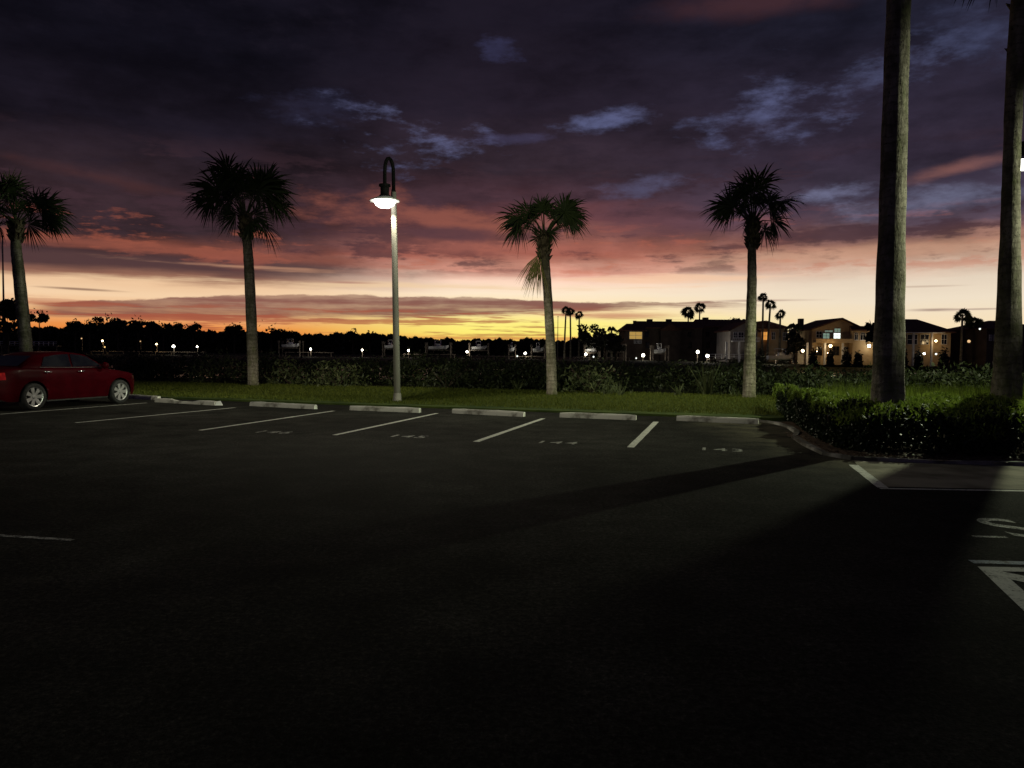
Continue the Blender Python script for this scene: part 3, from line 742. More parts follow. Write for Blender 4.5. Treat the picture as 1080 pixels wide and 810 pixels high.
# ------------------------------------------------------------------ hedge, tall grass, scrub
def hedge():
    front = [p.copy() + Vector((.35,.1,0)) for p in kerb_pts[1:]]
    n = 52000
    t = RNG.uniform(0,1,n); seg = t*(len(front)-1); k = np.minimum(seg.astype(int), len(front)-2); f = (seg-k)[:,None]
    FP = np.array([tuple(p) for p in front]); base = FP[k]*(1-f) + FP[k+1]*f
    dep = RNG.uniform(.45, 3.4, n)
    P = base + np.stack([dep*.25, dep, np.zeros(n)],1)
    # lumpy top
    hgt = .62 + .06*np.sin(P[:,0]*2.3)+.06*np.sin(P[:,0]*5.1+P[:,1]*3)+.05*np.sin(P[:,1]*6.2) + RNG.normal(0,.03,n)
    rise = np.clip((dep-.45)/.35, 0, 1)**.5
    zt = hgt*(.35+.65*rise)
    zz = np.where(RNG.uniform(0,1,n)<.55, zt - RNG.uniform(0,.1,n), RNG.uniform(.05,1,n)*zt)
    keep = (P[:,0] > 4.6)
    P[:,2] = zz; P = P[keep]
    h = quads('hedge', leaves(P, .075, .045, .3), LEAF['hedge'])
    tag(h, 'dark clipped leafy hedge around the feet of the big palms', 'hedge')
    # new shoots, coloured bright for the lamplight on the hedge top
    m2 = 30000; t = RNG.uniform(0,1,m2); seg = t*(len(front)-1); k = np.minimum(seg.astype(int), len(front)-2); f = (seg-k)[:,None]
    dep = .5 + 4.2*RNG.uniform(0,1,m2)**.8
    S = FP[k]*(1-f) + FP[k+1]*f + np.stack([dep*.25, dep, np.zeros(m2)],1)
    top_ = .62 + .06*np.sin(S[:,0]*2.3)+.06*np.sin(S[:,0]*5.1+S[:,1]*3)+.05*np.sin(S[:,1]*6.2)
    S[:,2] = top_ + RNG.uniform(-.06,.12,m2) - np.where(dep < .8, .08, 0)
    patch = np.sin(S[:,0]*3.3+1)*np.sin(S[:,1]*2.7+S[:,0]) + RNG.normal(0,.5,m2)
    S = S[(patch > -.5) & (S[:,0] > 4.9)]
    quads('new_shoots_lit', leaves(S, .1, .035, 1.4), LEAF['hedge_tip_lit'], h)
    for i in range(24):
        q = P[RNG.integers(len(P))]; MB().tube([(q[0],q[1],.02),(q[0]+random.uniform(-.1,.1),q[1]+random.uniform(-.1,.1),.55)], [.014,.007], 5, False).build('stem', MAT['bark'], h)
hedge()
n = 42000
Px = RNG.uniform(5.2, 24, n); Py = RNG.uniform(15.2, 22.5, n)
k = (Px > .36*Py + .9) & (np.sin(Px*2.1+Py)*np.sin(Px*.9-Py*1.7)+RNG.normal(0,.5,n) > -.55) & (Px < 14 + Py*.4)
P = np.stack([Px,Py,np.full(n,.03)],1)[k]
tag(quads('tall_grass', blades(P, .74, .026, .16), LEAF['tallgrass']), 'tall bright green grass standing behind the dark hedge', 'grass', kind='stuff')
# dead leaves on the mulch in front of the hedge
n = 1600; t = RNG.uniform(0,1,n); front = np.array([tuple(p) for p in kerb_pts[4:]]); seg = t*(len(front)-1); k = np.minimum(seg.astype(int), len(front)-2); f = (seg-k)[:,None]
P = front[k]*(1-f)+front[k+1]*f; P[:,1] += RNG.uniform(-.08,.75,n); P[:,0] += RNG.uniform(0,.2,n); P[:,2] = .045
L = leaves(P, .08, .045); L[:,:,2] = .04 + np.abs(L[:,:,2]-.045)*.35
tag(quads('leaf_litter', L, LEAF['litter']), 'brown fallen leaves on the mulch before the hedge', 'leaf litter', kind='stuff')

def scrub():
    pts = []
    n_b = 330
    for i in range(n_b):
        y = random.uniform(0,1)
        px = random.uniform(-120, 1200)
        # back edge of the lawn for this column
        yb = lerp(lb0.y, lb1.y, min(1,max(0,(px+120)/930))) if px < 830 else 24
        Y = yb + 1.0 + 15*y**1.3
        X = (px-540)/F*Y
        hz = lerp(1.25, 1.15, y) * random.choice((.6,.8,.95,1.0,1.1,1.25))*random.uniform(.9,1.08)
        if px > 600: hz *= .85
        if px > 830: hz *= .92
        rx = random.uniform(.8,1.6); c = np.array([X,Y,0])
        m = int(420*(1 if y < .4 else .7))
        d = unit(RNG.normal(size=(m,3))); d[:,2] = np.abs(d[:,2])
        rr = RNG.uniform(.45,1.0,m)**.5
        lump = 1 + .22*np.sin(d[:,0]*7+i)*np.cos(d[:,1]*6+i*2)
        q = c + d*np.array([rx, rx*.9, hz])*(rr*lump)[:,None]
        wis = RNG.uniform(0,1,m) < .05; q[wis,2] *= RNG.uniform(1.05,1.3,wis.sum())
        q[:,2] = np.minimum(q[:,2], hz*1.35)
        pts.append(q)
    P = np.concatenate(pts)
    tag(quads('scrub_thicket', leaves(P, .2, .075, .4), LEAF['scrub']), 'dark unbroken scrub thicket between lawn and water', 'scrub', kind='stuff')
scrub()
def shrub(px, py, dY, w, h, label, n=420, L=.22, W=.07, m='scrub_lit', up=.6):
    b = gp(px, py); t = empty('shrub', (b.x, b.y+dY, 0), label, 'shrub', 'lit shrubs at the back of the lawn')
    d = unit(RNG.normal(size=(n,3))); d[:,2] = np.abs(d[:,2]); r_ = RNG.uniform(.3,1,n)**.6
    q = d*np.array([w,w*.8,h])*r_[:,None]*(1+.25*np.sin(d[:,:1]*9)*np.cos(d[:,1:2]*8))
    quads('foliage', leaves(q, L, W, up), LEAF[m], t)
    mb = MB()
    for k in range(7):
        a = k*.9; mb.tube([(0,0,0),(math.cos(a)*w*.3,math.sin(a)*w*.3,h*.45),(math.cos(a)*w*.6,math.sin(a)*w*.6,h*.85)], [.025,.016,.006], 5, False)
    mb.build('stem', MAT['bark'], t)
shrub(225,404,.6,1.5,1.5,'tall shrub with lamplit leaf colour just left of the tallest lawn palm', 650)
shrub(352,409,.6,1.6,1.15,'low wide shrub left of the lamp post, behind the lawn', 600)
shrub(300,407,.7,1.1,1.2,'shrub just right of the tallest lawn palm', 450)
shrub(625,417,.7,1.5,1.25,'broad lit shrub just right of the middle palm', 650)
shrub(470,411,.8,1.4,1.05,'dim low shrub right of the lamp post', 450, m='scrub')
def tuft(px, py, label, n=40, H=.7, W=.05, name='spiky_plant', m='scrub_lit', lean=.45):
    b = gp(px, py); P = np.tile(np.zeros(3), (n,1)) + np.concatenate([RNG.normal(0,.06,(n,2)), np.zeros((n,1))],1)
    o = quads(name, blades(P, H, W, lean), LEAF[m]); o.location = (b.x,b.y,.04)
    tag(o, label, 'plant', 'small plants along the back edge of the lawn')
tuft(545,412.5,'small weed sprouting left of the middle palm', 24, .45, .05)
tuft(640,418,'small leafy weed right of the middle palm foot', 24, .5, .06)
tuft(655,418.4,'second leafy weed further right of the middle palm', 20, .6, .05)
tuft(714,418.5,'low pale weed in the middle of the lawn back edge', 26, .4, .07)
tuft(745,418,'tall spiky plant left of the rightmost lawn palm', 44, 1.15, .06, lean=.28)
tuft(776,419,'low weed touching the rightmost lawn palm', 20, .4, .05)

# ------------------------------------------------------------------ red car
def car():
    p_r = gp(34,432.5); ang = R(90-16.5)
    fw = Vector((math.cos(ang), math.sin(ang), 0)); rt = Vector((math.sin(ang), -math.cos(ang), 0))
    WB, HW = 2.85, .93
    org = p_r + fw*(WB/2) - rt*(HW-.1); org.z = 0
    t = empty('parked_car', org, 'red sedan with bright alloy wheels parked at the left edge', 'car', rz=ang)
    # local: x forward, y left, z up
    xr, xf, wr = -WB/2, WB/2, .365
    def arch(cx):
        return [(cx + (wr+.05)*math.cos(R(a)), .34 + (wr+.05)*math.sin(R(a))) for a in range(-8, 189, 14)]
    rear = arch(xr); fr = arch(xf)
    out = [(-2.46,.38),(-2.4,.24)] + rear[::-1] + fr[::-1] + [(2.25,.22),(2.36,.34),(2.38,.55),(2.3,.72),(2.1,.84),(1.6,.95),(1.1,1.02),(.9,1.04),
           (0,1.06),(-1.0,1.08),(-1.6,1.1),(-2.1,1.08),(-2.36,1.02),(-2.46,.8)]
    def zbot(x):
        for cx in (xr, xf):
            d = abs(x-cx); r_ = wr+.05
            if d < r_: return .34 + math.sqrt(max(0, r_*r_-d*d))
        return .24 if abs(x) < 2.2 else .3
    TOPX = [-2.46,-2.42,-2.3,-2.1,-1.6,-1.0,0,.9,1.1,1.6,2.0,2.2,2.33,2.38]
    TOPZ = [.86,.98,1.04,1.08,1.1,1.08,1.06,1.04,1.02,.95,.87,.8,.7,.6]
    xs = sorted(set([-2.46,-2.42,-2.36,-2.25,-2.1,-1.95,2.0,2.1,2.2,2.28,2.34,2.38,-.9,-.6,-.3,0,.3,.6,.9,1.0] +
                [round(cx + (wr+.05)*k, 4) for cx in (xr,xf) for k in (-1.02,-.999,-.97,-.9,-.78,-.6,-.35,0,.35,.6,.78,.9,.97,.999,1.02)]))
    nr, ntp = 7, 7; vs = []
    for x in xs:
        zt = float(np.interp(x, TOPX, TOPZ)); zb = min(zbot(x), zt-.1); half = []
        endk = 1 - .20*max(0,(abs(x)-1.7)/.75)**2.2
        for r_ in range(nr+1):
            z = zb + (zt-.05-zb)*r_/nr; f_ = (z-.2)/.9
            y = HW*endk*(.955 + .09*f_ - .125*f_**3 - (.02 if z < .34 else 0) + .012*math.exp(-((z-.82)/.05)**2))
            half.append((y, z))
        yt = half[-1][0]
        tp = [(yt*math.cos(math.pi/2*k/ntp), zt-.05 + .075*math.sin(math.pi/2*k/ntp)**.7) for k in range(1, ntp+1)]
        ring = [(-y,z) for y,z in half+tp] + [(y,z) for y,z in (half+tp)[-2::-1]]
        vs += [(x,y,z) for y,z in ring]
    vs = [(x if x < 1.85 else 1.85+(x-1.85)*.5, y, z) for x, y, z in vs]
    m_ = len(ring); mb = MB()
    mb.add(vs, [(i_*m_+k, (i_+1)*m_+k, (i_+1)*m_+k+1, i_*m_+k+1) for i_ in range(len(xs)-1) for k in range(m_-1)] + [tuple(range(m_))[::-1], tuple((len(xs)-1)*m_+k for k in range(m_))])
    mb.build('body', MAT['car_paint'], t, True)
    # cabin: painted pillars and roof as a lofted shell, glass panes proud of it
    sec = [(-1.72,1.08,1.09),(-1.2,1.09,1.36),(-.75,1.07,1.46),(-.1,1.06,1.49),(.35,1.05,1.44),(1.12,1.0,1.03)]
    def yw(z): return .80 - .27*(z-1.05)
    mb = MB(); ring = []
    for x, zb, zt in sec:
        ring += [(x,-yw(zb)-.03,zb-.02),(x,-yw(zt),zt-.02),(x,-yw(zt)*.6,zt+.015),(x,yw(zt)*.6,zt+.015),(x,yw(zt),zt-.02),(x,yw(zb)+.03,zb-.02)]
    fs = [(i*6+j,(i+1)*6+j,(i+1)*6+j+1,i*6+j+1) for i in range(len(sec)-1) for j in range(5)]
    mb.add(ring, fs + [(0,1,2,3,4,5),tuple(30+k for k in (5,4,3,2,1,0))])
    mb.build('cabin', MAT['car_paint'], t, True)
    for s in (-1, 1):
        def P(x, z, o_=.012): return (x, s*(yw(z)+.03*(1.49-z)/.4+o_), z)
        for nm, pts in (('side_window', [(-1.12,1.12),(-.98,1.36),(-.62,1.42),(-.2,1.44),(-.2,1.1)]), ('side_window', [(-.14,1.1),(-.14,1.44),(.2,1.41),(.42,1.36),(.82,1.11)])):
            MB().poly([P(x,z) for x,z in pts][::s]).build(nm, MAT['glass'], t)
        MB().tube([P(-1.2,1.095,.02),P(0,1.075,.02),P(.9,1.07,.02)], .012, 6).build('window_strip', MAT['chrome'], t)
        for hx in (-1.0, .05):
            MB().tube([(hx-.11,s*.915,.97),(hx-.06,s*.945,.972),(hx+.06,s*.945,.972),(hx+.11,s*.915,.97)], .017, 6).build('door_handle', MAT['chrome'], t, True)
        mr = MB(); mr.ball((.78,s*1.0,1.12), .1, 10, 6)
        mo = mr.build('mirror', MAT['car_paint'], t, True)
        MB().tube([(.8,s*.82,1.06),(.78,s*.95,1.1)], .025, 6).build('mirror_arm', MAT['black_trim'], mo)
        hl = MB().add([], []) if False else MB()
        hl.add([(2.03,s*.60,.80),(1.96,s*.80,.85),(1.82,s*.90,.83),(1.9,s*.905,.70),(2.03,s*.80,.66),(2.09,s*.6,.69)], [(0,1,2,3,4,5)])
        hl.build('headlight', MAT['head_glass'], t)
        tl = MB(); tl.add([(-2.2,s*.86,.98),(-2.48,s*.72,.96),(-2.48,s*.72,.78),(-2.2,s*.9,.8)], [(0,1,2,3)]); tl.build('tail_light', MAT['tail_glass'], t)
        for cx in (xr, xf):
            w = bpy.data.objects.new('wheel', None); C.objects.link(w); w.parent = t; w.location = (cx, s*.83, .345)
            w.rotation_euler = (R(90)*1, 0, 0)
            # local z is the axle
            MB().lathe([(.25,-.1),(.33,-.11),(.345,-.08),(.345,.08),(.33,.11),(.25,.1)], (0,0,0), 28).build('tyre', MAT['tyre'], w, True)
            rm = MB(); zz = .095*(1 if s < 0 else -1)
            rm.lathe([(.27,zz*.5),(.265,zz),(.235,zz*.9),(.23,zz*.4)], (0,0,0), 28)
            for q in range(7):
                a = 2*math.pi*q/7; e1 = Vector((math.cos(a),math.sin(a),0)); e2 = Vector((-e1.y,e1.x,0))
                vs = [e1*.03+e2*.03+UP*zz*.75, e1*.03-e2*.03+UP*zz*.75, e1*.245-e2*.055+UP*zz*.85, e1*.245+e2*.055+UP*zz*.85]
                rm.add(vs + [v_-UP*zz*.3 for v_ in vs], [(0,1,2,3),(0,4,5,1),(1,5,6,2),(2,6,7,3),(3,7,4,0),(7,6,5,4)])
            rm.lathe([(0,zz*.95),(.05,zz*.92),(.06,zz*.6)], (0,0,0), 12)
            rm.build('rim', MAT['rim'], w)
            MB().lathe([(0,zz*.2),(.25,zz*.2)], (0,0,0), 24).build('brake_disc', MAT['black_trim'], w)
    MB().poly([(1.1,-.72,1.05),(1.1,.72,1.05),(.38,.64,1.455),(.38,-.64,1.455)]).build('windscreen', MAT['glass'], t).location = (.015,0,.02)
    MB().poly([(-1.68,.68,1.12),(-1.68,-.68,1.12),(-1.22,-.62,1.38),(-1.22,.62,1.38)]).build('rear_window', MAT['glass'], t).location = (-.02,0,.015)
    MB().box(2.06,2.13,-.45,.45,.42,.62).build('grille', MAT['black_trim'], t)
    MB().box(-1.02,1.02,-.86,.86,.2,.3).build('underbody', MAT['black_trim'], t)
    MB().tube([(-2.485,-.6,.87),(-2.495,.6,.87)], .02, 6).build('boot_trim', MAT['chrome'], t)
car()

# ------------------------------------------------------------------ far shore
def zof(py, px, Y): return at(px, py, Y).z
# tree line that closes the view
prof = [(-150,352),(0,350),(30,346),(60,345),(100,343),(130,345),(160,346),(200,348),(240,350),(300,351),(340,353),(380,352),(430,355),(460,358),(500,358.5),(560,358),(590,360),(610,356),(650,354),(700,358),(900,362),(1250,366)]
n = 80000; px = RNG.uniform(-150,1250,n); Yw = 300 + RNG.uniform(0,35,n)
pt = np.interp(px, [p[0] for p in prof], [p[1] for p in prof]) + 1.0 + 1.3*np.sin(px*.171)*np.sin(px*.053+1) + .9*np.sin(px*.437+2*np.sin(px*.061)) + .6*np.sin(px*1.13)
hz = 371.1+.0087*(px-540)
X = (px-540)/F*Yw; zt = (hz-pt)/F*Yw + 1.6
u = RNG.uniform(0,1,n); zz = -.5 + (zt+.5)*np.where(u<.4, 1-.3*RNG.uniform(0,1,n)**2, (u-.4)/.6)
tag(quads('far_wood', leaves(np.stack([X,Yw,zz],1), 1.7, 1.1), LEAF['far']), 'dark far woods along the horizon under the glow', 'woods', kind='stuff')

bp = [p for p in prof]; mb = MB(); vs = []
for a_, b_ in bp:
    q_ = at(a_, b_+5, 345); vs += [(q_.x, 330, 0), (q_.x, 345, max(1.2, q_.z)), (q_.x, 420, 0)]
mb.add(vs, [(3*i+j, 3*i+3+j, 3*i+4+j, 3*i+1+j) for i in range(len(bp)-1) for j in (0,1)])
tag(mb.build('far_hill', MAT['ground'], smooth=True), kind='structure')
def pine(px, ptop, Y, w, label, cl=7, n=800):
    top = at(px, ptop, Y); t = empty('pine_tree', (top.x, Y, .2), label, 'pine tree', 'pines standing above the far woods'); H = top.z - .2
    MB().tube([(0,0,0),(.1,0,H*.55),(.0,0,H*.96)], [.32,.22,.08], 6, False).build('trunk', MAT['bark'], t)
    P = []
    for k in range(cl):
        c = np.array([random.uniform(-.7,.7)*w, random.uniform(-.5,.5)*w, H - w*random.uniform(.25,1.0)])
        d = unit(RNG.normal(size=(n//cl,3)))*RNG.uniform(.3,1,(n//cl,1))**.5
        P.append(c + d*np.array([w*.42,w*.42,w*.26]))
    P.append(np.array([0,0,H-.6]) + RNG.normal(size=(30,3))*np.array([w*.3,w*.3,w*.18]))
    quads('crown', leaves(np.concatenate(P), 1.0, .6), LEAF['far'], t)
pl_ = 'dark round topped pine standing out above the far woods'
for x, y, w, lb in [(41,328,3.2,'lone thin pine just right of the leftmost palm'),(79,339,3.0,'small dark pine second from the left edge pines'),(94,338,2.8,'dark pine left of the tallest clump'),
                    (113,334,4.6,'broadest dark pine crown of the clump above the car'),(124,338,3.2,'pine touching the broadest crown on its right'),(145,337,3.4,'round pine in the row right of the broadest pine'),(159,339,3.4,'round pine left of the flat topped pair'),
                    (172,341,3.2,'flat topped pine, left one of the pair'),(184,341,3.2,'flat topped pine, right one of the pair'),(203,342,3.6,'wide pine left of the tallest lawn palm'),(247,343,3.4,'pine crown touching the left of the tallest lawn palm'),
                    (286,345,4.2,'round pine just right of the tallest lawn palm'),(305,349,3.0,'small pine right of the round pine'),(372,349,3.6,'dark pine halfway to the lamp post'),(390,351,3.0,'low pine just left of the lamp post')]:
    pine(x, y, 255, w, lb)
def bushy(px, ptop, Y, wpx, label, name='broadleaf_tree', n=900, L=.9, gaps=.4, cat='tree', base=0):
    top = at(px, ptop, Y); w = wpx/F*Y/2; H = top.z - base
    t = empty(name, (top.x, Y, base), label, cat, 'dark trees among the far houses')
    MB().tube([(0,0,0),(.1,.05,H*.4),(-.1,0,H*.75)], [.28,.22,.1], 7, False).build('trunk', MAT['bark'], t)
    P = []
    for k in range(11):
        a = random.uniform(0,6.28); r_ = random.uniform(.2,.75); zc = random.uniform(.42,.86)
        c = np.array([math.cos(a)*w*r_, math.sin(a)*w*r_, H*zc]); d = unit(RNG.normal(size=(n//11,3)))*RNG.uniform(.2,1,(n//11,1))**.5
        P.append(c + d*np.array([w*.45,w*.45,min(w*.4,H*.16)]))
    quads('crown', leaves(np.concatenate(P), L, L*.5), LEAF['far'], t)
bushy(4,309,62,44,'dark leafy tree cut by the left edge of the picture', n=1600, L=.4)
def far_palm(px, pc, Y, rpx, label, base_z=0, pinnate=False, lean=0, grp='slim palms among the far houses', n=15):
    c = at(px, pc, Y); r = rpx/F*Y; t = empty('fan_palm' if not pinnate else 'feather_palm', (c.x-lean, Y, base_z), label, 'palm tree', grp)
    top = Vector((lean,0,c.z-base_z))
    MB().tube([(0,0,0),(lean*.35,0,top.z*.5),top], [.26,.2,.17], 7, False).build('trunk', MAT['trunk'], t)
    mb = MB()
    for k in range(n):
        ang = random.uniform(-50,230); dep = random.uniform(-60,60)
        if pinnate:
            d = pdir(random.choice([random.uniform(15,75),random.uniform(105,165)]), dep*.8); pts = [top + d*r*1.2*q - UP*(r*1.1*q**2.3) for q in (0,.25,.5,.75,1)]
            mb.tube(pts, [.06,.05,.04,.03,.02], 4, False)
            for i in range(4):
                for j in range(6):
                    p_ = pts[i].lerp(pts[i+1], j/6); tn = (pts[i+1]-pts[i]).normalized(); sd = tn.cross(UP).normalized()
                    for s_ in (-1,1):
                        q_ = p_ + sd*s_*r*.2 - UP*r*.28 + tn*r*.08
                        mb.add([p_-tn*.06, p_+tn*.06, q_], [(0,1,2)])
        else:
            fan(mb, top, pdir(ang,dep), r*random.uniform(.85,1.15), n=11, droop=.3, facing=.6, lw=1.5, pet=.4)
    mb.build('crown', LEAF['palm'], t)
far_palm(597,327.5,175,6,'left palm of the slim pair right of the middle palm',lean=.3)
far_palm(601.5,328.5,178,5.5,'right palm of the slim pair right of the middle palm',lean=-.2)
far_palm(611,332,176,5,'slim palm standing alone right of the slim pair')
far_palm(738,324,205,6.5,'tall fan palm behind the long dark roof')
far_palm(726,329,205,7.5,'bushy fan palm left of the tall one behind the dark roof', n=24)
far_palm(805,313,150,6,'tallest of the three palms right of the rightmost lawn palm', n=20)
far_palm(812.5,321,149,6.5,'middle one of the three palms over the lit orange window', n=20, lean=.4)
far_palm(823,331,150,6,'shortest of the three palms right of the rightmost lawn palm')
far_palm(838,344,140,10,'arching feather palm left of the tan gable house', pinnate=True, n=18)
far_palm(868,341,185,10,'feather palm showing behind the tan gable roof', pinnate=True, n=14)
far_palm(520+8,357,178,6,'low feather palm at the left of the middle palm trunk', pinnate=True, n=12) if False else None
far_palm(645,347,160,8,'feather palm beside the small gabled house', pinnate=True, n=14)
far_palm(1015,333,130,9,'round dark palm crown between the two right houses', n=30, grp='round palms by the right houses')
far_palm(1027.5,341,132,9,'lower round palm crown right of the round dark one', n=30, grp='round palms by the right houses')
bushy(622,341,170,26,'dark tree clump right of the slim palms')
bushy(638,346,165,24,'low dark tree left of the small gabled house')
bushy(650,352,158,22,'bushy tree in front of the small gabled house')
bushy(840,347,138,19,'dark tree left of the tan gable house', base=-.2)
bushy(757,333,200,30,'low tree top showing over the long dark roof', n=500)
bushy(780,332.5,205,28,'right tree top showing over the long dark roof', n=500)
bushy(924,335,125,26,'dark tree behind the thick palm trunk')
bushy(862,352,128,8,'thin dark shrub at the corner of the tan gable house', n=260) if False else None

# ---- houses. local x right, y away, z up, base centre front
def H_(x0, x1, Y, name, label, base=-.2):
    a, b = at(x0,372,Y), at(x1,372,Y)
    t = empty(name, ((a.x+b.x)/2, Y, base), label, 'house', 'houses on the far shore')
    def q(px, py):   # facade pixel -> local
        p_ = at(px, py, Y); return p_.x-(a.x+b.x)/2, p_.z-base
    return t, q
def window(t, q, x0, y0, x1, y1, m, frame=True, arch=False, label=None, trim='trim_white'):
    ax, az_ = q(x0, y0); bx, bz = q(x1, y1)
    w = .07
    if arch:
        cx = (ax+bx)/2; r_ = (bx-ax)/2
        out = [(ax,bz),(bx,bz)] + [(cx+r_*math.cos(R(k)), az_-r_+r_*math.sin(R(k))) for k in range(0,181,20)]
    else: out = [(ax,bz),(bx,bz),(bx,az_),(ax,az_)]
    cx, cz = sum(p[0] for p in out)/len(out), sum(p[1] for p in out)/len(out)
    n_ = len(out); big = [(cx+(x-cx)*(1+2*w/(bx-ax)), cz+(z-cz)*(1+2*w/(az_-bz))) for x, z in out]
    mb = MB(); mb.add([(x,-.1,z) for x,z in big]+[(x,-.1,z) for x,z in out]+[(x,.02,z) for x,z in big]+[(x,.02,z) for x,z in out],
        [(k,(k+1)%n_,n_+(k+1)%n_,n_+k) for k in range(n_)]+[(k,2*n_+k,2*n_+(k+1)%n_,(k+1)%n_) for k in range(n_)]+[(n_+k,n_+(k+1)%n_,3*n_+(k+1)%n_,3*n_+k) for k in range(n_)])
    mb.box(cx-.03,cx+.03,-.085,-.06,bz,az_); mb.box(ax,bx,-.083,-.062,cz-.03,cz+.03)
    f = mb.build('window', MAT[trim], t)
    MB().poly([(x,-.05,z) for x,z in out]).build('pane', m, f)
    if label: f['label'] = label
    return f
def gable_front(t, q, x0, x1, ye, xp, yp, depth, wallm, name='wall'):
    ax, e = q(x0,ye); bx, _ = q(x1,ye); cx, p_ = q(xp,yp)
    MB().prism([(ax,0),(bx,0),(bx,e),(cx,p_),(ax,e)], 0, depth, 'y').build(name, wallm, t)
    o_ = .5; th = .28
    sl = (p_-e)/(cx-ax); sr = (p_-e)/(bx-cx)
    mb = MB()
    mb.prism([(ax-o_,e-o_*sl+.02),(cx,p_+.02),(bx+o_,e-o_*sr+.02),(bx+o_,e-o_*sr+th),(cx,p_+th),(ax-o_,e-o_*sl+th)], -.5, depth+.5, 'y')
    return mb.build('roof', MAT['tile'], t)
def hip(t, q, x0, x1, ye, xr0, xr1, yr, depth, wallm, over=.6):
    ax, e = q(x0,ye); bx, _ = q(x1,ye); r0, rz = q(xr0,yr); r1, _ = q(xr1,yr)
    MB().box(ax,bx,0,depth,0,e).build('wall', wallm, t)
    mb = MB(); A_ = [(ax-over,-over,e+.003),(bx+over,-over,e+.003),(bx+over,depth+over,e+.003),(ax-over,depth+over,e+.003)]
    Bt = [(x,y,e+.2) for x,y,_ in A_]; mb.add(A_ + Bt + [(r0,depth/2,rz),(r1,depth/2,rz)],
        [(3,2,1,0),(0,1,5,4),(1,2,6,5),(2,3,7,6),(3,0,4,7),(4,5,9,8),(6,7,8,9),(5,6,9),(7,4,8)])
    return mb.build('roof', MAT['tile'], t)
def porch_lamp(px, py, Y, r, m, label, power=0, col=(1,.7,.35), dy=-.5):
    p_ = at(px, py, Y)
    t = empty('porch_lamp', (p_.x, Y+dy, p_.z), label, 'lamp', 'lamps lit on the far houses')
    r *= .75
    MB().ball((0,0,0), r, 12, 8).build('globe', m, t, True)
    MB().tube([(0,-dy-.02,r*.9),(0,0,r*1.25),(0,0,r*.95)], .06, 6).build('bracket', MAT['black_metal'], t)
    if power:
        li = bpy.data.lights.new('lamp_light','POINT'); li.energy = power; li.color = col; li.shadow_soft_size = .3
        o = bpy.data.objects.new('lamp_light', li); C.objects.link(o); o.parent = t; o.location = (0,-1.2,-.3)

# small gabled house with a lit yellow window, and the long dark block
t, q = H_(657,679,168,'gabled_house','small dark house with a lit yellow window strip left of the long dark block')
r = hip(t, q, 659, 679, 349, 664, 679.5, 340.5, 9, MAT['stucco_dark'])
x, z = q(673,341); MB().box(x-.35,x+.35,4.3,5,z-.4,z+.75).build('chimney', MAT['stucco_dark'], r)
window(t, q, 664, 350, 677, 357.5, MAT['lit_yellow'], label='lit yellow window strip')
window(t, q, 669, 359, 672, 362, MAT['window_dark']); window(t, q, 673.5, 359, 676, 362, MAT['window_dark'])
for hx0, hx1, yr, ye, Yh, chim, lb in ((677.5,741,337.3,346.5,172,(691,712),'dark two storey house with a straight ridge, next to the lit yellow strip'),(741.5,799,335.4,345.2,176,(752,),'darker long house just left of the white trimmed gable')):
    t, q = H_(hx0,hx1,Yh,'long_house',lb)
    ax, e = q(hx0+.6,ye); bx, _ = q(hx1,ye); _, rz = q(hx0,yr)
    MB().box(ax,bx,0,14,0,e).build('wall', MAT['stucco_dark'], t)
    r = MB().prism([(-.7,e+.01),(14.7,e+.01),(14.7,e+.25),(7,rz),(-.7,e+.25)], ax-.3, bx+.3, 'x').build('roof', MAT['tile'], t)
    for cx_ in chim:
        x, z = q(cx_,yr); MB().box(x-.6,x+.6,6.3,7.6,z-.8,z+.42).build('chimney', MAT['stucco_dark'], r)
    gx0, ge = q(hx0+18,ye+1); gx1, _ = q(hx0+38,ye+1); _, gp_ = q(hx0,yr+4)
    MB().box(gx0,gx1,-1.6,-.02,0,ge-.3).build('bay_wall', MAT['stucco_dark'], t)
    MB().prism([(gx0-.4,ge-.28),(gx1+.4,ge-.28),((gx0+gx1)/2,gp_)], -2.0, 1.5, 'y').build('bay_roof', MAT['tile'], t)
    for k in range(4):
        x0 = hx0+3+k*15
        if k == 1: continue
        window(t, q, x0, 350, x0+3.4, 355.5, MAT['window_dark'], trim='bark'); window(t, q, x0+.5, 361, x0+4, 367.5, MAT['window_dark'], trim='bark')
# white trimmed house with the orange window
t, q = H_(769,833,150,'gabled_house','pale gabled house with a lit orange window and white trimmed balcony')
gable_front(t, q, 770.5, 799, 348.5, 786, 340.5, 10, MAT['stucco_grey'])
x0, z0 = q(800,346.5); x1, _ = q(832,346.5); _, rz = q(808,338)
MB().box(x0,x1,.6,9,0,z0).build('wall', MAT['stucco_tan'], t)
MB().prism([(x0-.3,z0+.01),(x1+.5,z0+.01),(x1+.5,z0+.22),(q(826,340)[0],rz-.9),(q(808,338)[0],rz),(x0-.3,rz-.2)], -.1, 9.5, 'y').build('roof', MAT['tile'], t)
window(t, q, 774, 350.5, 777, 357, MAT['window_dark']); window(t, q, 779, 350.5, 784, 357, MAT['window_dark'])
window(t, q, 803, 350.2, 810.5, 358.5, MAT['lit_amber'], label='lit orange window')
window(t, q, 814, 350.5, 817, 358, MAT['window_dark']); window(t, q, 826, 351, 829.5, 359, MAT['window_dark'])
mb = MB(); xa, za = q(771,358.3); xb, zb = q(799,360); mb.box(xa,xb,-1.3,-.02,zb-.1,zb+.1)
mb.box(xa,xb,-1.32,-1.22,za+.3,za+.42)
for k in range(16): xx = lerp(xa,xb,k/15); mb.box(xx-.04,xx+.04,-1.3,-1.24,zb+.1,za+.3)
mb.build('balcony', MAT['trim_white'], t)
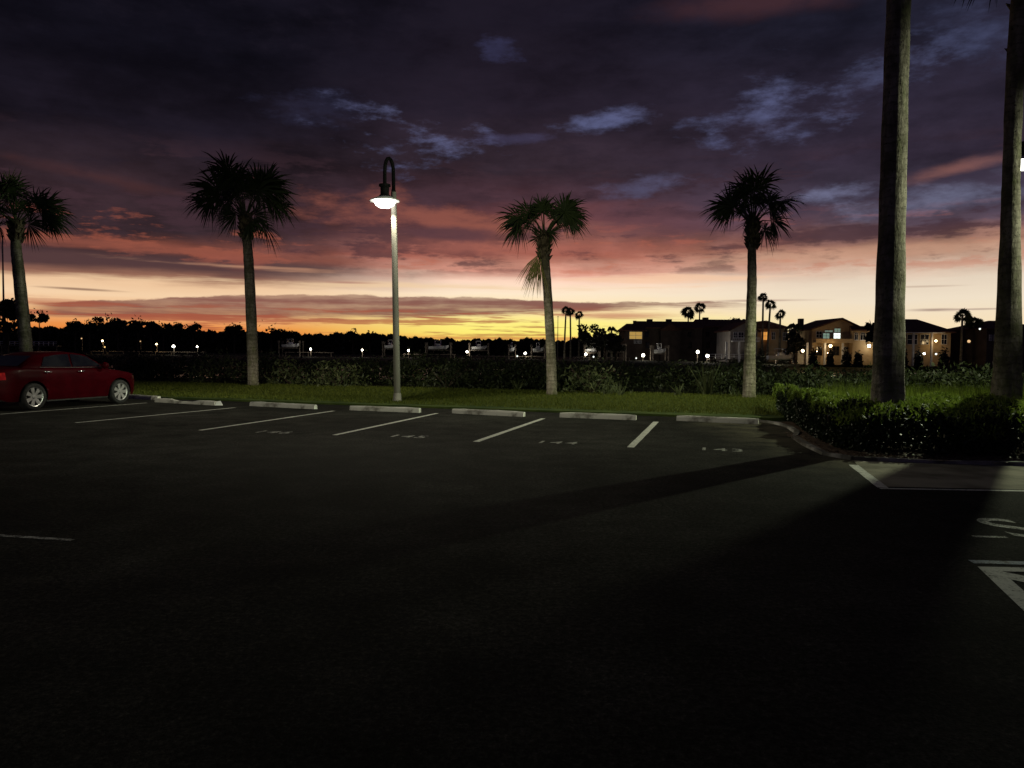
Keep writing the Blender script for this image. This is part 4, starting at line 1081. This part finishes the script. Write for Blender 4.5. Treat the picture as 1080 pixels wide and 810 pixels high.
for px_ in (772,785.5,797):
    xx, _ = q(px_,0); MB().box(xx-.16,xx+.16,-1.25,-.95,0,zb-.1).build('column', MAT['trim_white'], t)
# tan gable house
t, q = H_(856,914,136,'gabled_house','tan gabled house with bright upper windows and porch lights')
r = gable_front(t, q, 857, 911, 347.5, 887.5, 336.8, 11, MAT['stucco_tan'])
x, z = q(859,341); MB().box(x-.4,x+.4,6,7,z-2.5,z+1.1).build('chimney', MAT['stucco_dark'], t)
window(t, q, 861, 349.5, 866.5, 356, MAT['window_dark'])
window(t, q, 868, 351.5, 874.5, 357, MAT['lit_teal'], label='pale green lit window'); window(t, q, 879.2, 351.3, 886, 357, MAT['lit_white'], label='brightest white lit window')
window(t, q, 880, 346.6, 886, 350, MAT['lit_teal']); window(t, q, 870, 348.6, 878, 350.2, MAT['lit_teal'])
window(t, q, 888, 366, 892, 369.2, MAT['window_dark'])
mb = MB(); xa, za = q(857,357.8); xb, zb = q(896,361.2); mb.box(xa,xb,-1.6,-.02,zb-.12,zb+.08); mb.box(xa,xb,-1.62,-1.5,za-.05,za+.08)
mb.box(xa,xb,-1.58,-1.54,zb+.08,za-.05); mb.build('balcony', MAT['stucco_tan'], t)
for px_ in (857.4,876,895):
    xx, _ = q(px_,0); MB().box(xx-.15,xx+.15,-1.5,-1.2,0,zb-.12).build('column', MAT['trim_white'], t)
x0, z0 = q(896.5,349); x1, _ = q(918,349); _, rz = q(906,346)
MB().box(x0,x1,-1.2,-.02,0,z0).build('wall', MAT['stucco_tan'], t)
MB().prism([(-1.7,z0+.01),(-.55,z0+.01),(-.55,rz+.35),(-1.7,z0+.2)], x0-.4, x1+.4, 'x').build('roof', MAT['tile'], t)
for xa, xb in ((898.3,901.3),(904.2,909.3),(912.5,915.3)):
    f = window(t, q, xa, 351, xb, 358.6, MAT['window_dark'], arch=True); f.location.y = -1.2
for a_, b_, y0 in ((861,866.5,366),(878.5,884.5,365.5),(886.5,887.5,365.5)):
    if b_-a_ > 2: window(t, q, a_, y0, b_, 374.5, MAT['window_dark'], trim='bark')
def garden(px, ptop, Y, wpx, label, base=-.2, n=500):
    top = at(px, ptop, Y); w = wpx/F*Y/2; H = top.z-base; tt = empty('garden_shrub', (top.x,Y,base), label, 'shrub', 'shrubs before the far houses')
    d = unit(RNG.normal(size=(n,3))); d[:,2] = np.abs(d[:,2]); lump = 1+.3*np.sin(d[:,:1]*8+px)*np.cos(d[:,1:2]*7)
    quads('foliage', leaves(d*np.array([w,w,H])*RNG.uniform(.3,1,(n,1))**.5*lump, .5, .25, .4), LEAF['far'], tt)
    MB().tube([(0,0,0),(.05,0,H*.6)], [.08,.04], 5, False).build('stem', MAT['bark'], tt)
for gx, gt, gw, lb in ((858,368,8,'dark shrub at the left corner of the tan gable house'),(876,369.5,7,'low dark shrub under the balcony of the tan house'),(893,368.5,10,'wide dark shrub before the right half of the tan house'),
                       (905,371,9,'low shrub under the arched windows of the tan house'),(953,369,9,'dark shrub at the left end of the hip roofed house'),(969,371,9,'low shrub before the hip roofed porch'),(996,368,11,'tall dark shrub at the right end of the hip roofed house'),
                       (803,369,10,'dark shrub below the lit orange window'),(827,370,10,'dark shrub at the right end of the house with the orange window')):
    garden(gx, gt, 126 if gx > 930 else (131 if gx > 850 else 146), gw, lb)
porch_lamp(845.5,370,134,.35,MAT['glow_warm'],'warm lamp at the foot of the dark tree left of the tan house', 77)
porch_lamp(870.5,365,136,.35,MAT['glow_warm'],'warm porch lamp under the balcony of the tan house', 82, dy=-2.2)
porch_lamp(910.5,365,136,.34,MAT['glow_white'],'white lamp on the right wing of the tan house', 60, (1,.8,.5), dy=-2.2)
for x_, y_ in ((861.5,370.5),(873,372.4)):
    porch_lamp(x_, y_, 133, .13, MAT['glow_warm'], 'tiny garden light in front of the tan house', 0, dy=0)
# hip roofed house
t, q = H_(940,1008,130,'hip_roofed_house','low house with dark hip roof and lit porch between the big trunks')
hip(t, q, 936, 1003, 350.5, 966, 990, 334.6, 14, MAT['stucco_tan'])
mb = MB(); xa, za = q(950,350.6); xb, _ = q(990,350.6)
for px_ in (955.5,968.5,988):
    xx, _ = q(px_,0); MB().box(xx-.14,xx+.14,-1.9,-1.62,0,za-.14).build('column', MAT['trim_white'], t)
MB().box(xa,xb,-2,-.02,za-.13,za-.002).build('porch_beam', MAT['trim_white'], t)
for a_, b_ in ((951,954.5),(957,967),(971,979),(993,998)): window(t, q, a_, 353, b_, 363, MAT['window_dark'])
porch_lamp(982.3,359.7,130,.26,MAT['glow_warm'],'warm porch lamp of the hip roofed house', 71, dy=-1.4)
t, q = H_(1040,1100,128,'hip_roofed_house','house with a lit yellow window cut by the right edge')
hip(t, q, 1041, 1100, 347.5, 1068, 1085, 336.5, 13, MAT['stucco_dark'])
window(t, q, 1048.3, 353.2, 1053.2, 359.5, MAT['lit_warm'], label='lit yellow window')
window(t, q, 1043.5, 353.5, 1045.5, 359, MAT['window_dark'])
for x_, y_, r_, m_, lb in ((1031.5,347,.2,'lit_white','small pale lamp between the round palms and the right house'),(1020,360,.32,'glow_dim','dim orange lamp below the round dark palm'),(1049,369.3,.16,'lit_white','small white lamp in front of the right house'),(973,373,.22,'glow_white','white glowing globe for a lit white piece low left under the hip roofed porch'),(985.5,373.4,.22,'lit_white','paler glowing globe for a lit white piece low right under the hip roofed porch')):  # last two are lit white pieces, made to glow as globes
    porch_lamp(x_, y_, 126, r_, MAT[m_], lb, 0)

# ---- docks, boats, lamps
def dock_lamp(px, py, Y, r, m, label, base=-1.2):
    p_ = at(px, py, Y); t = empty('dock_lamp', (p_.x,Y,base), label, 'dock lamp', 'lamps along the far docks')
    h = p_.z-base
    MB().tube([(0,.3,0),(0,.3,h+.3),(0,.05,h+.45)], [.09,.07,.05], 6).build('post', MAT['timber'], t)
    MB().ball((0,0,h), r*random.uniform(.5,.85), 12, 8).build('globe', m, t, True)
    if m is MAT['glow_white'] or m is MAT['glow_warm']:
        li = bpy.data.lights.new('lamp_light','POINT'); li.energy = 130; li.color = (1,.93,.78) if m is MAT['glow_white'] else (1,.7,.36); li.shadow_soft_size = .2
        o = bpy.data.objects.new('lamp_light', li); C.objects.link(o); o.parent = t; o.location = (0,-.9,h)
W_, A_, D_ = MAT['glow_white'], MAT['glow_warm'], MAT['glow_dim']
for x_, y_, Y, r_, m, lb in [
    (86,357,200,.3,D_,'dim warm dock lamp, second lamp from the left'),(108,359.5,200,.42,A_,'warm glowing dock lamp above the roof of the red car'),(110.5,366,199,.3,MAT['lit_warm'],'dim warm globe standing in for lamplight below the dock lamp above the car'),  # last globe here is no lamp, it glows for lamplight falling below
    (148,360,202,.2,D_,'very faint dock lamp right of the warm ones'),(165,363,200,.25,A_,'small lamp left of the two bright lamps by the tallest lawn palm'),(183,365.3,198,.42,W_,'bright dock lamp, left one of the two near the tallest lawn palm'),(208,365.6,198,.4,W_,'bright dock lamp, right one of the two near the tallest lawn palm'),
    (327.6,368.2,180,.42,W_,'bright dock lamp midway between tallest lawn palm and lamp post'),(382,369.2,180,.4,W_,'bright dock lamp left of the lamp post'),(430.8,369.8,178,.4,W_,'bright dock lamp just right of the lamp post'),
    (492.5,371,176,.44,W_,'bright dock lamp beside the long pale boat'),(554,372.7,174,.46,W_,'bright dock lamp left of the middle palm trunk'),(545.5,375.6,170,.3,MAT['lit_white'],'small white lamp lower left of the one by the middle palm'),
    (617.8,373.7,168,.4,W_,'bright dock lamp right of the middle palm'),(626,376.3,166,.26,MAT['lit_white'],'small white lamp close right of the one by the slim palms'),
    (678.4,374.7,160,.45,W_,'bright lamp below the small gabled house'),(671,377.8,158,.24,MAT['lit_white'],'small white lamp lower left under the small gabled house'),
    (736,371.2,152,.48,W_,'brightest lamp in front of the long dark block'),(746,375.4,150,.38,W_,'bright lamp at the left end of the white railing'),(818.7,376.7,142,.34,W_,'bright white lamp low under the orange window')]:
    dock_lamp(x_, y_, Y, r_, m, lb)
def dock_li(px, py, Y, power, col=(1,.92,.75)):
    pass
def boat_lift(px, py, Y, wpx, label, boat=True, cover=False):
    p_ = at(px, py, Y); w = wpx/F*Y; t = empty('boat_lift', (p_.x,Y,-1.2), label, 'boat lift', 'boat lifts along the far docks'); h = p_.z+1.2
    for sx in (-1,1):
        for y in (0,3):
            pi = MB().tube([(sx*w/2,y,-1),(sx*w/2,y,h+1.0)], .14, 8).build('piling', MAT['timber'], t)
            MB().box(sx*w/2-.2,sx*w/2+.2,y-.2,y+.2,h+1.003,h+1.5).build('winch_cover', MAT['timber'], pi)
    MB().box(-w/2+.15,w/2-.15,.1,.3,h-.35,h-.15).build('cradle_beam', MAT['timber'], t)
    if boat: motor_boat(p_.x, Y+1.5, h-1.2-.15, w*.82, label.replace('boat lift', 'white motorboat resting on the lift'))
def motor_boat(x, y, z, L, label):
    t = empty('motor_boat', (x,y,z), label, 'boat', 'white boats along the far docks')
    st = [(-.5,.8,.0,.75),(-.2,.95,0,.78),(.15,.9,.02,.85),(.38,.5,.15,.98),(.5,.04,.6,1.08)]
    vs = []
    for s, hw, zb, zt in st: vs += [(s*L,-hw,zt),(s*L,-hw*.75,zb+.2),(s*L,0,zb),(s*L,hw*.75,zb+.2),(s*L,hw,zt)]
    fs = [(i*5+j,(i+1)*5+j,(i+1)*5+j+1,i*5+j+1) for i in range(4) for j in range(4)] + [(0,1,2,3,4)] + [(i*5+4,(i+1)*5+4,(i+1)*5,i*5) for i in range(4)]
    m_ = MB(); m_.add(vs, fs); m_.build('hull', MAT['gelcoat'], t)
    MB().prism([(-.12*L,.8),(.12*L,.84),(.06*L,1.35),(-.1*L,1.35)], -.55, .55, 'y').build('console', MAT['gelcoat'], t)
    MB().box(-.2*L,.12*L,-.8,.8,2.0,2.08).build('canopy', MAT['trim_white'], t)
    for sx in (-.18,.1):
        for sy in (-.7,.7): MB().tube([(sx*L,sy,.8),(sx*L,sy,2.0)], .04, 5).build('canopy_post', MAT['chrome'], t)
for x_, y_, Y, w_, lb in [(305,366,182,22,'boat lift left of the bright lamp midway to the lamp post'),(411,367,180,15,'boat lift hidden partly behind the lamp post'),(462,368,178,26,'boat lift right of the lamp post'),
                          (505,368.5,176,20,'boat lift beside the bright lamp and long pale boat'),(540,370,174,7,'narrow boat lift left of the middle palm'),(568,370.5,172,14,'boat lift just left of the middle palm trunk'),(625,371,168,16,'boat lift right of the middle palm'),(650,370,162,20,'boat lift left of the small gabled house'),(697,372,158,16,'boat lift below the left end of the long dark block')]:
    boat_lift(x_, y_, Y, w_, lb)
def dock(px0, px1, py, Y, label, rail=False):
    a, b = at(px0,py,Y), at(px1,py,Y); w = b.x-a.x; t = empty('dock', ((a.x+b.x)/2,Y,-1.2), label, 'dock', 'docks on the far shore'); h = a.z+1.2
    MB().box(-w/2,w/2,0,2,h-.2,h).build('deck', MAT['timber'], t)
    k = max(2,int(w/4))
    for i in range(k+1):
        x = -w/2+.2+(w-.4)*i/k
        MB().tube([(x,.25,-1),(x,.25,h-.2)], .13, 6).build('piling', MAT['timber'], t)
    if rail:
        m_ = MB(); m_.box(-w/2,w/2,-.08,0,h+.85,h+.97); m_.box(-w/2,w/2,-.06,-.02,h+.4,h+.5)
        for i in range(int(w/1.2)+1):
            x = -w/2+i*1.2; m_.box(x-.05,x+.05,-.1,-.001,h,h+.85)
        m_.build('railing', MAT['trim_white'], t)
dock(748,792,378.5,149,'white railed dock in front of the long dark block',True)
dock(300,350,371,183,'dock under the bright lamp midway to the lamp post')
dock(425,480,373,178,'dock just right of the lamp post'); dock(490,575,375,174,'dock left of the middle palm trunk')
dock(605,665,376.5,166,'dock right of the middle palm'); dock(0,60,364,190,'railed pier at the left edge behind the palm',True); dock(95,215,370,201,'long dock below the lamps above the red car')
motor_boat(at(824,375,140).x, 140, at(824,375,140).z-.8, 5, 'white boat just right of the low white lamp')
# thin mast at the left edge
p_ = at(2.5,250,64); t = empty('mast', (p_.x,64,0), 'thin tall mast standing at the left edge', 'mast')
MB().tube([(0,0,0),(0,0,p_.z)], [.1,.05], 8).build('pole', MAT['pole'], t, True); MB().ball((0,0,p_.z+.06), .1, 8, 6).build('finial', MAT['black_metal'], t)
p_ = at(586.5+2,333,150); t = empty('mast', (p_.x,150,-.2), 'thin far mast just right of the middle palm trunk', 'mast')
MB().tube([(0,0,0),(0,0,p_.z)], [.09,.05], 6).build('pole', MAT['pole'], t, True); MB().ball((0,0,p_.z+.06), .1, 8, 6).build('finial', MAT['black_metal'], t)

SC.render.engine = 'CYCLES'
SC.cycles.use_denoising = True
SC.cycles.max_bounces = 4
SC.cycles.use_light_tree = True
SC.cycles.sample_clamp_indirect = 3
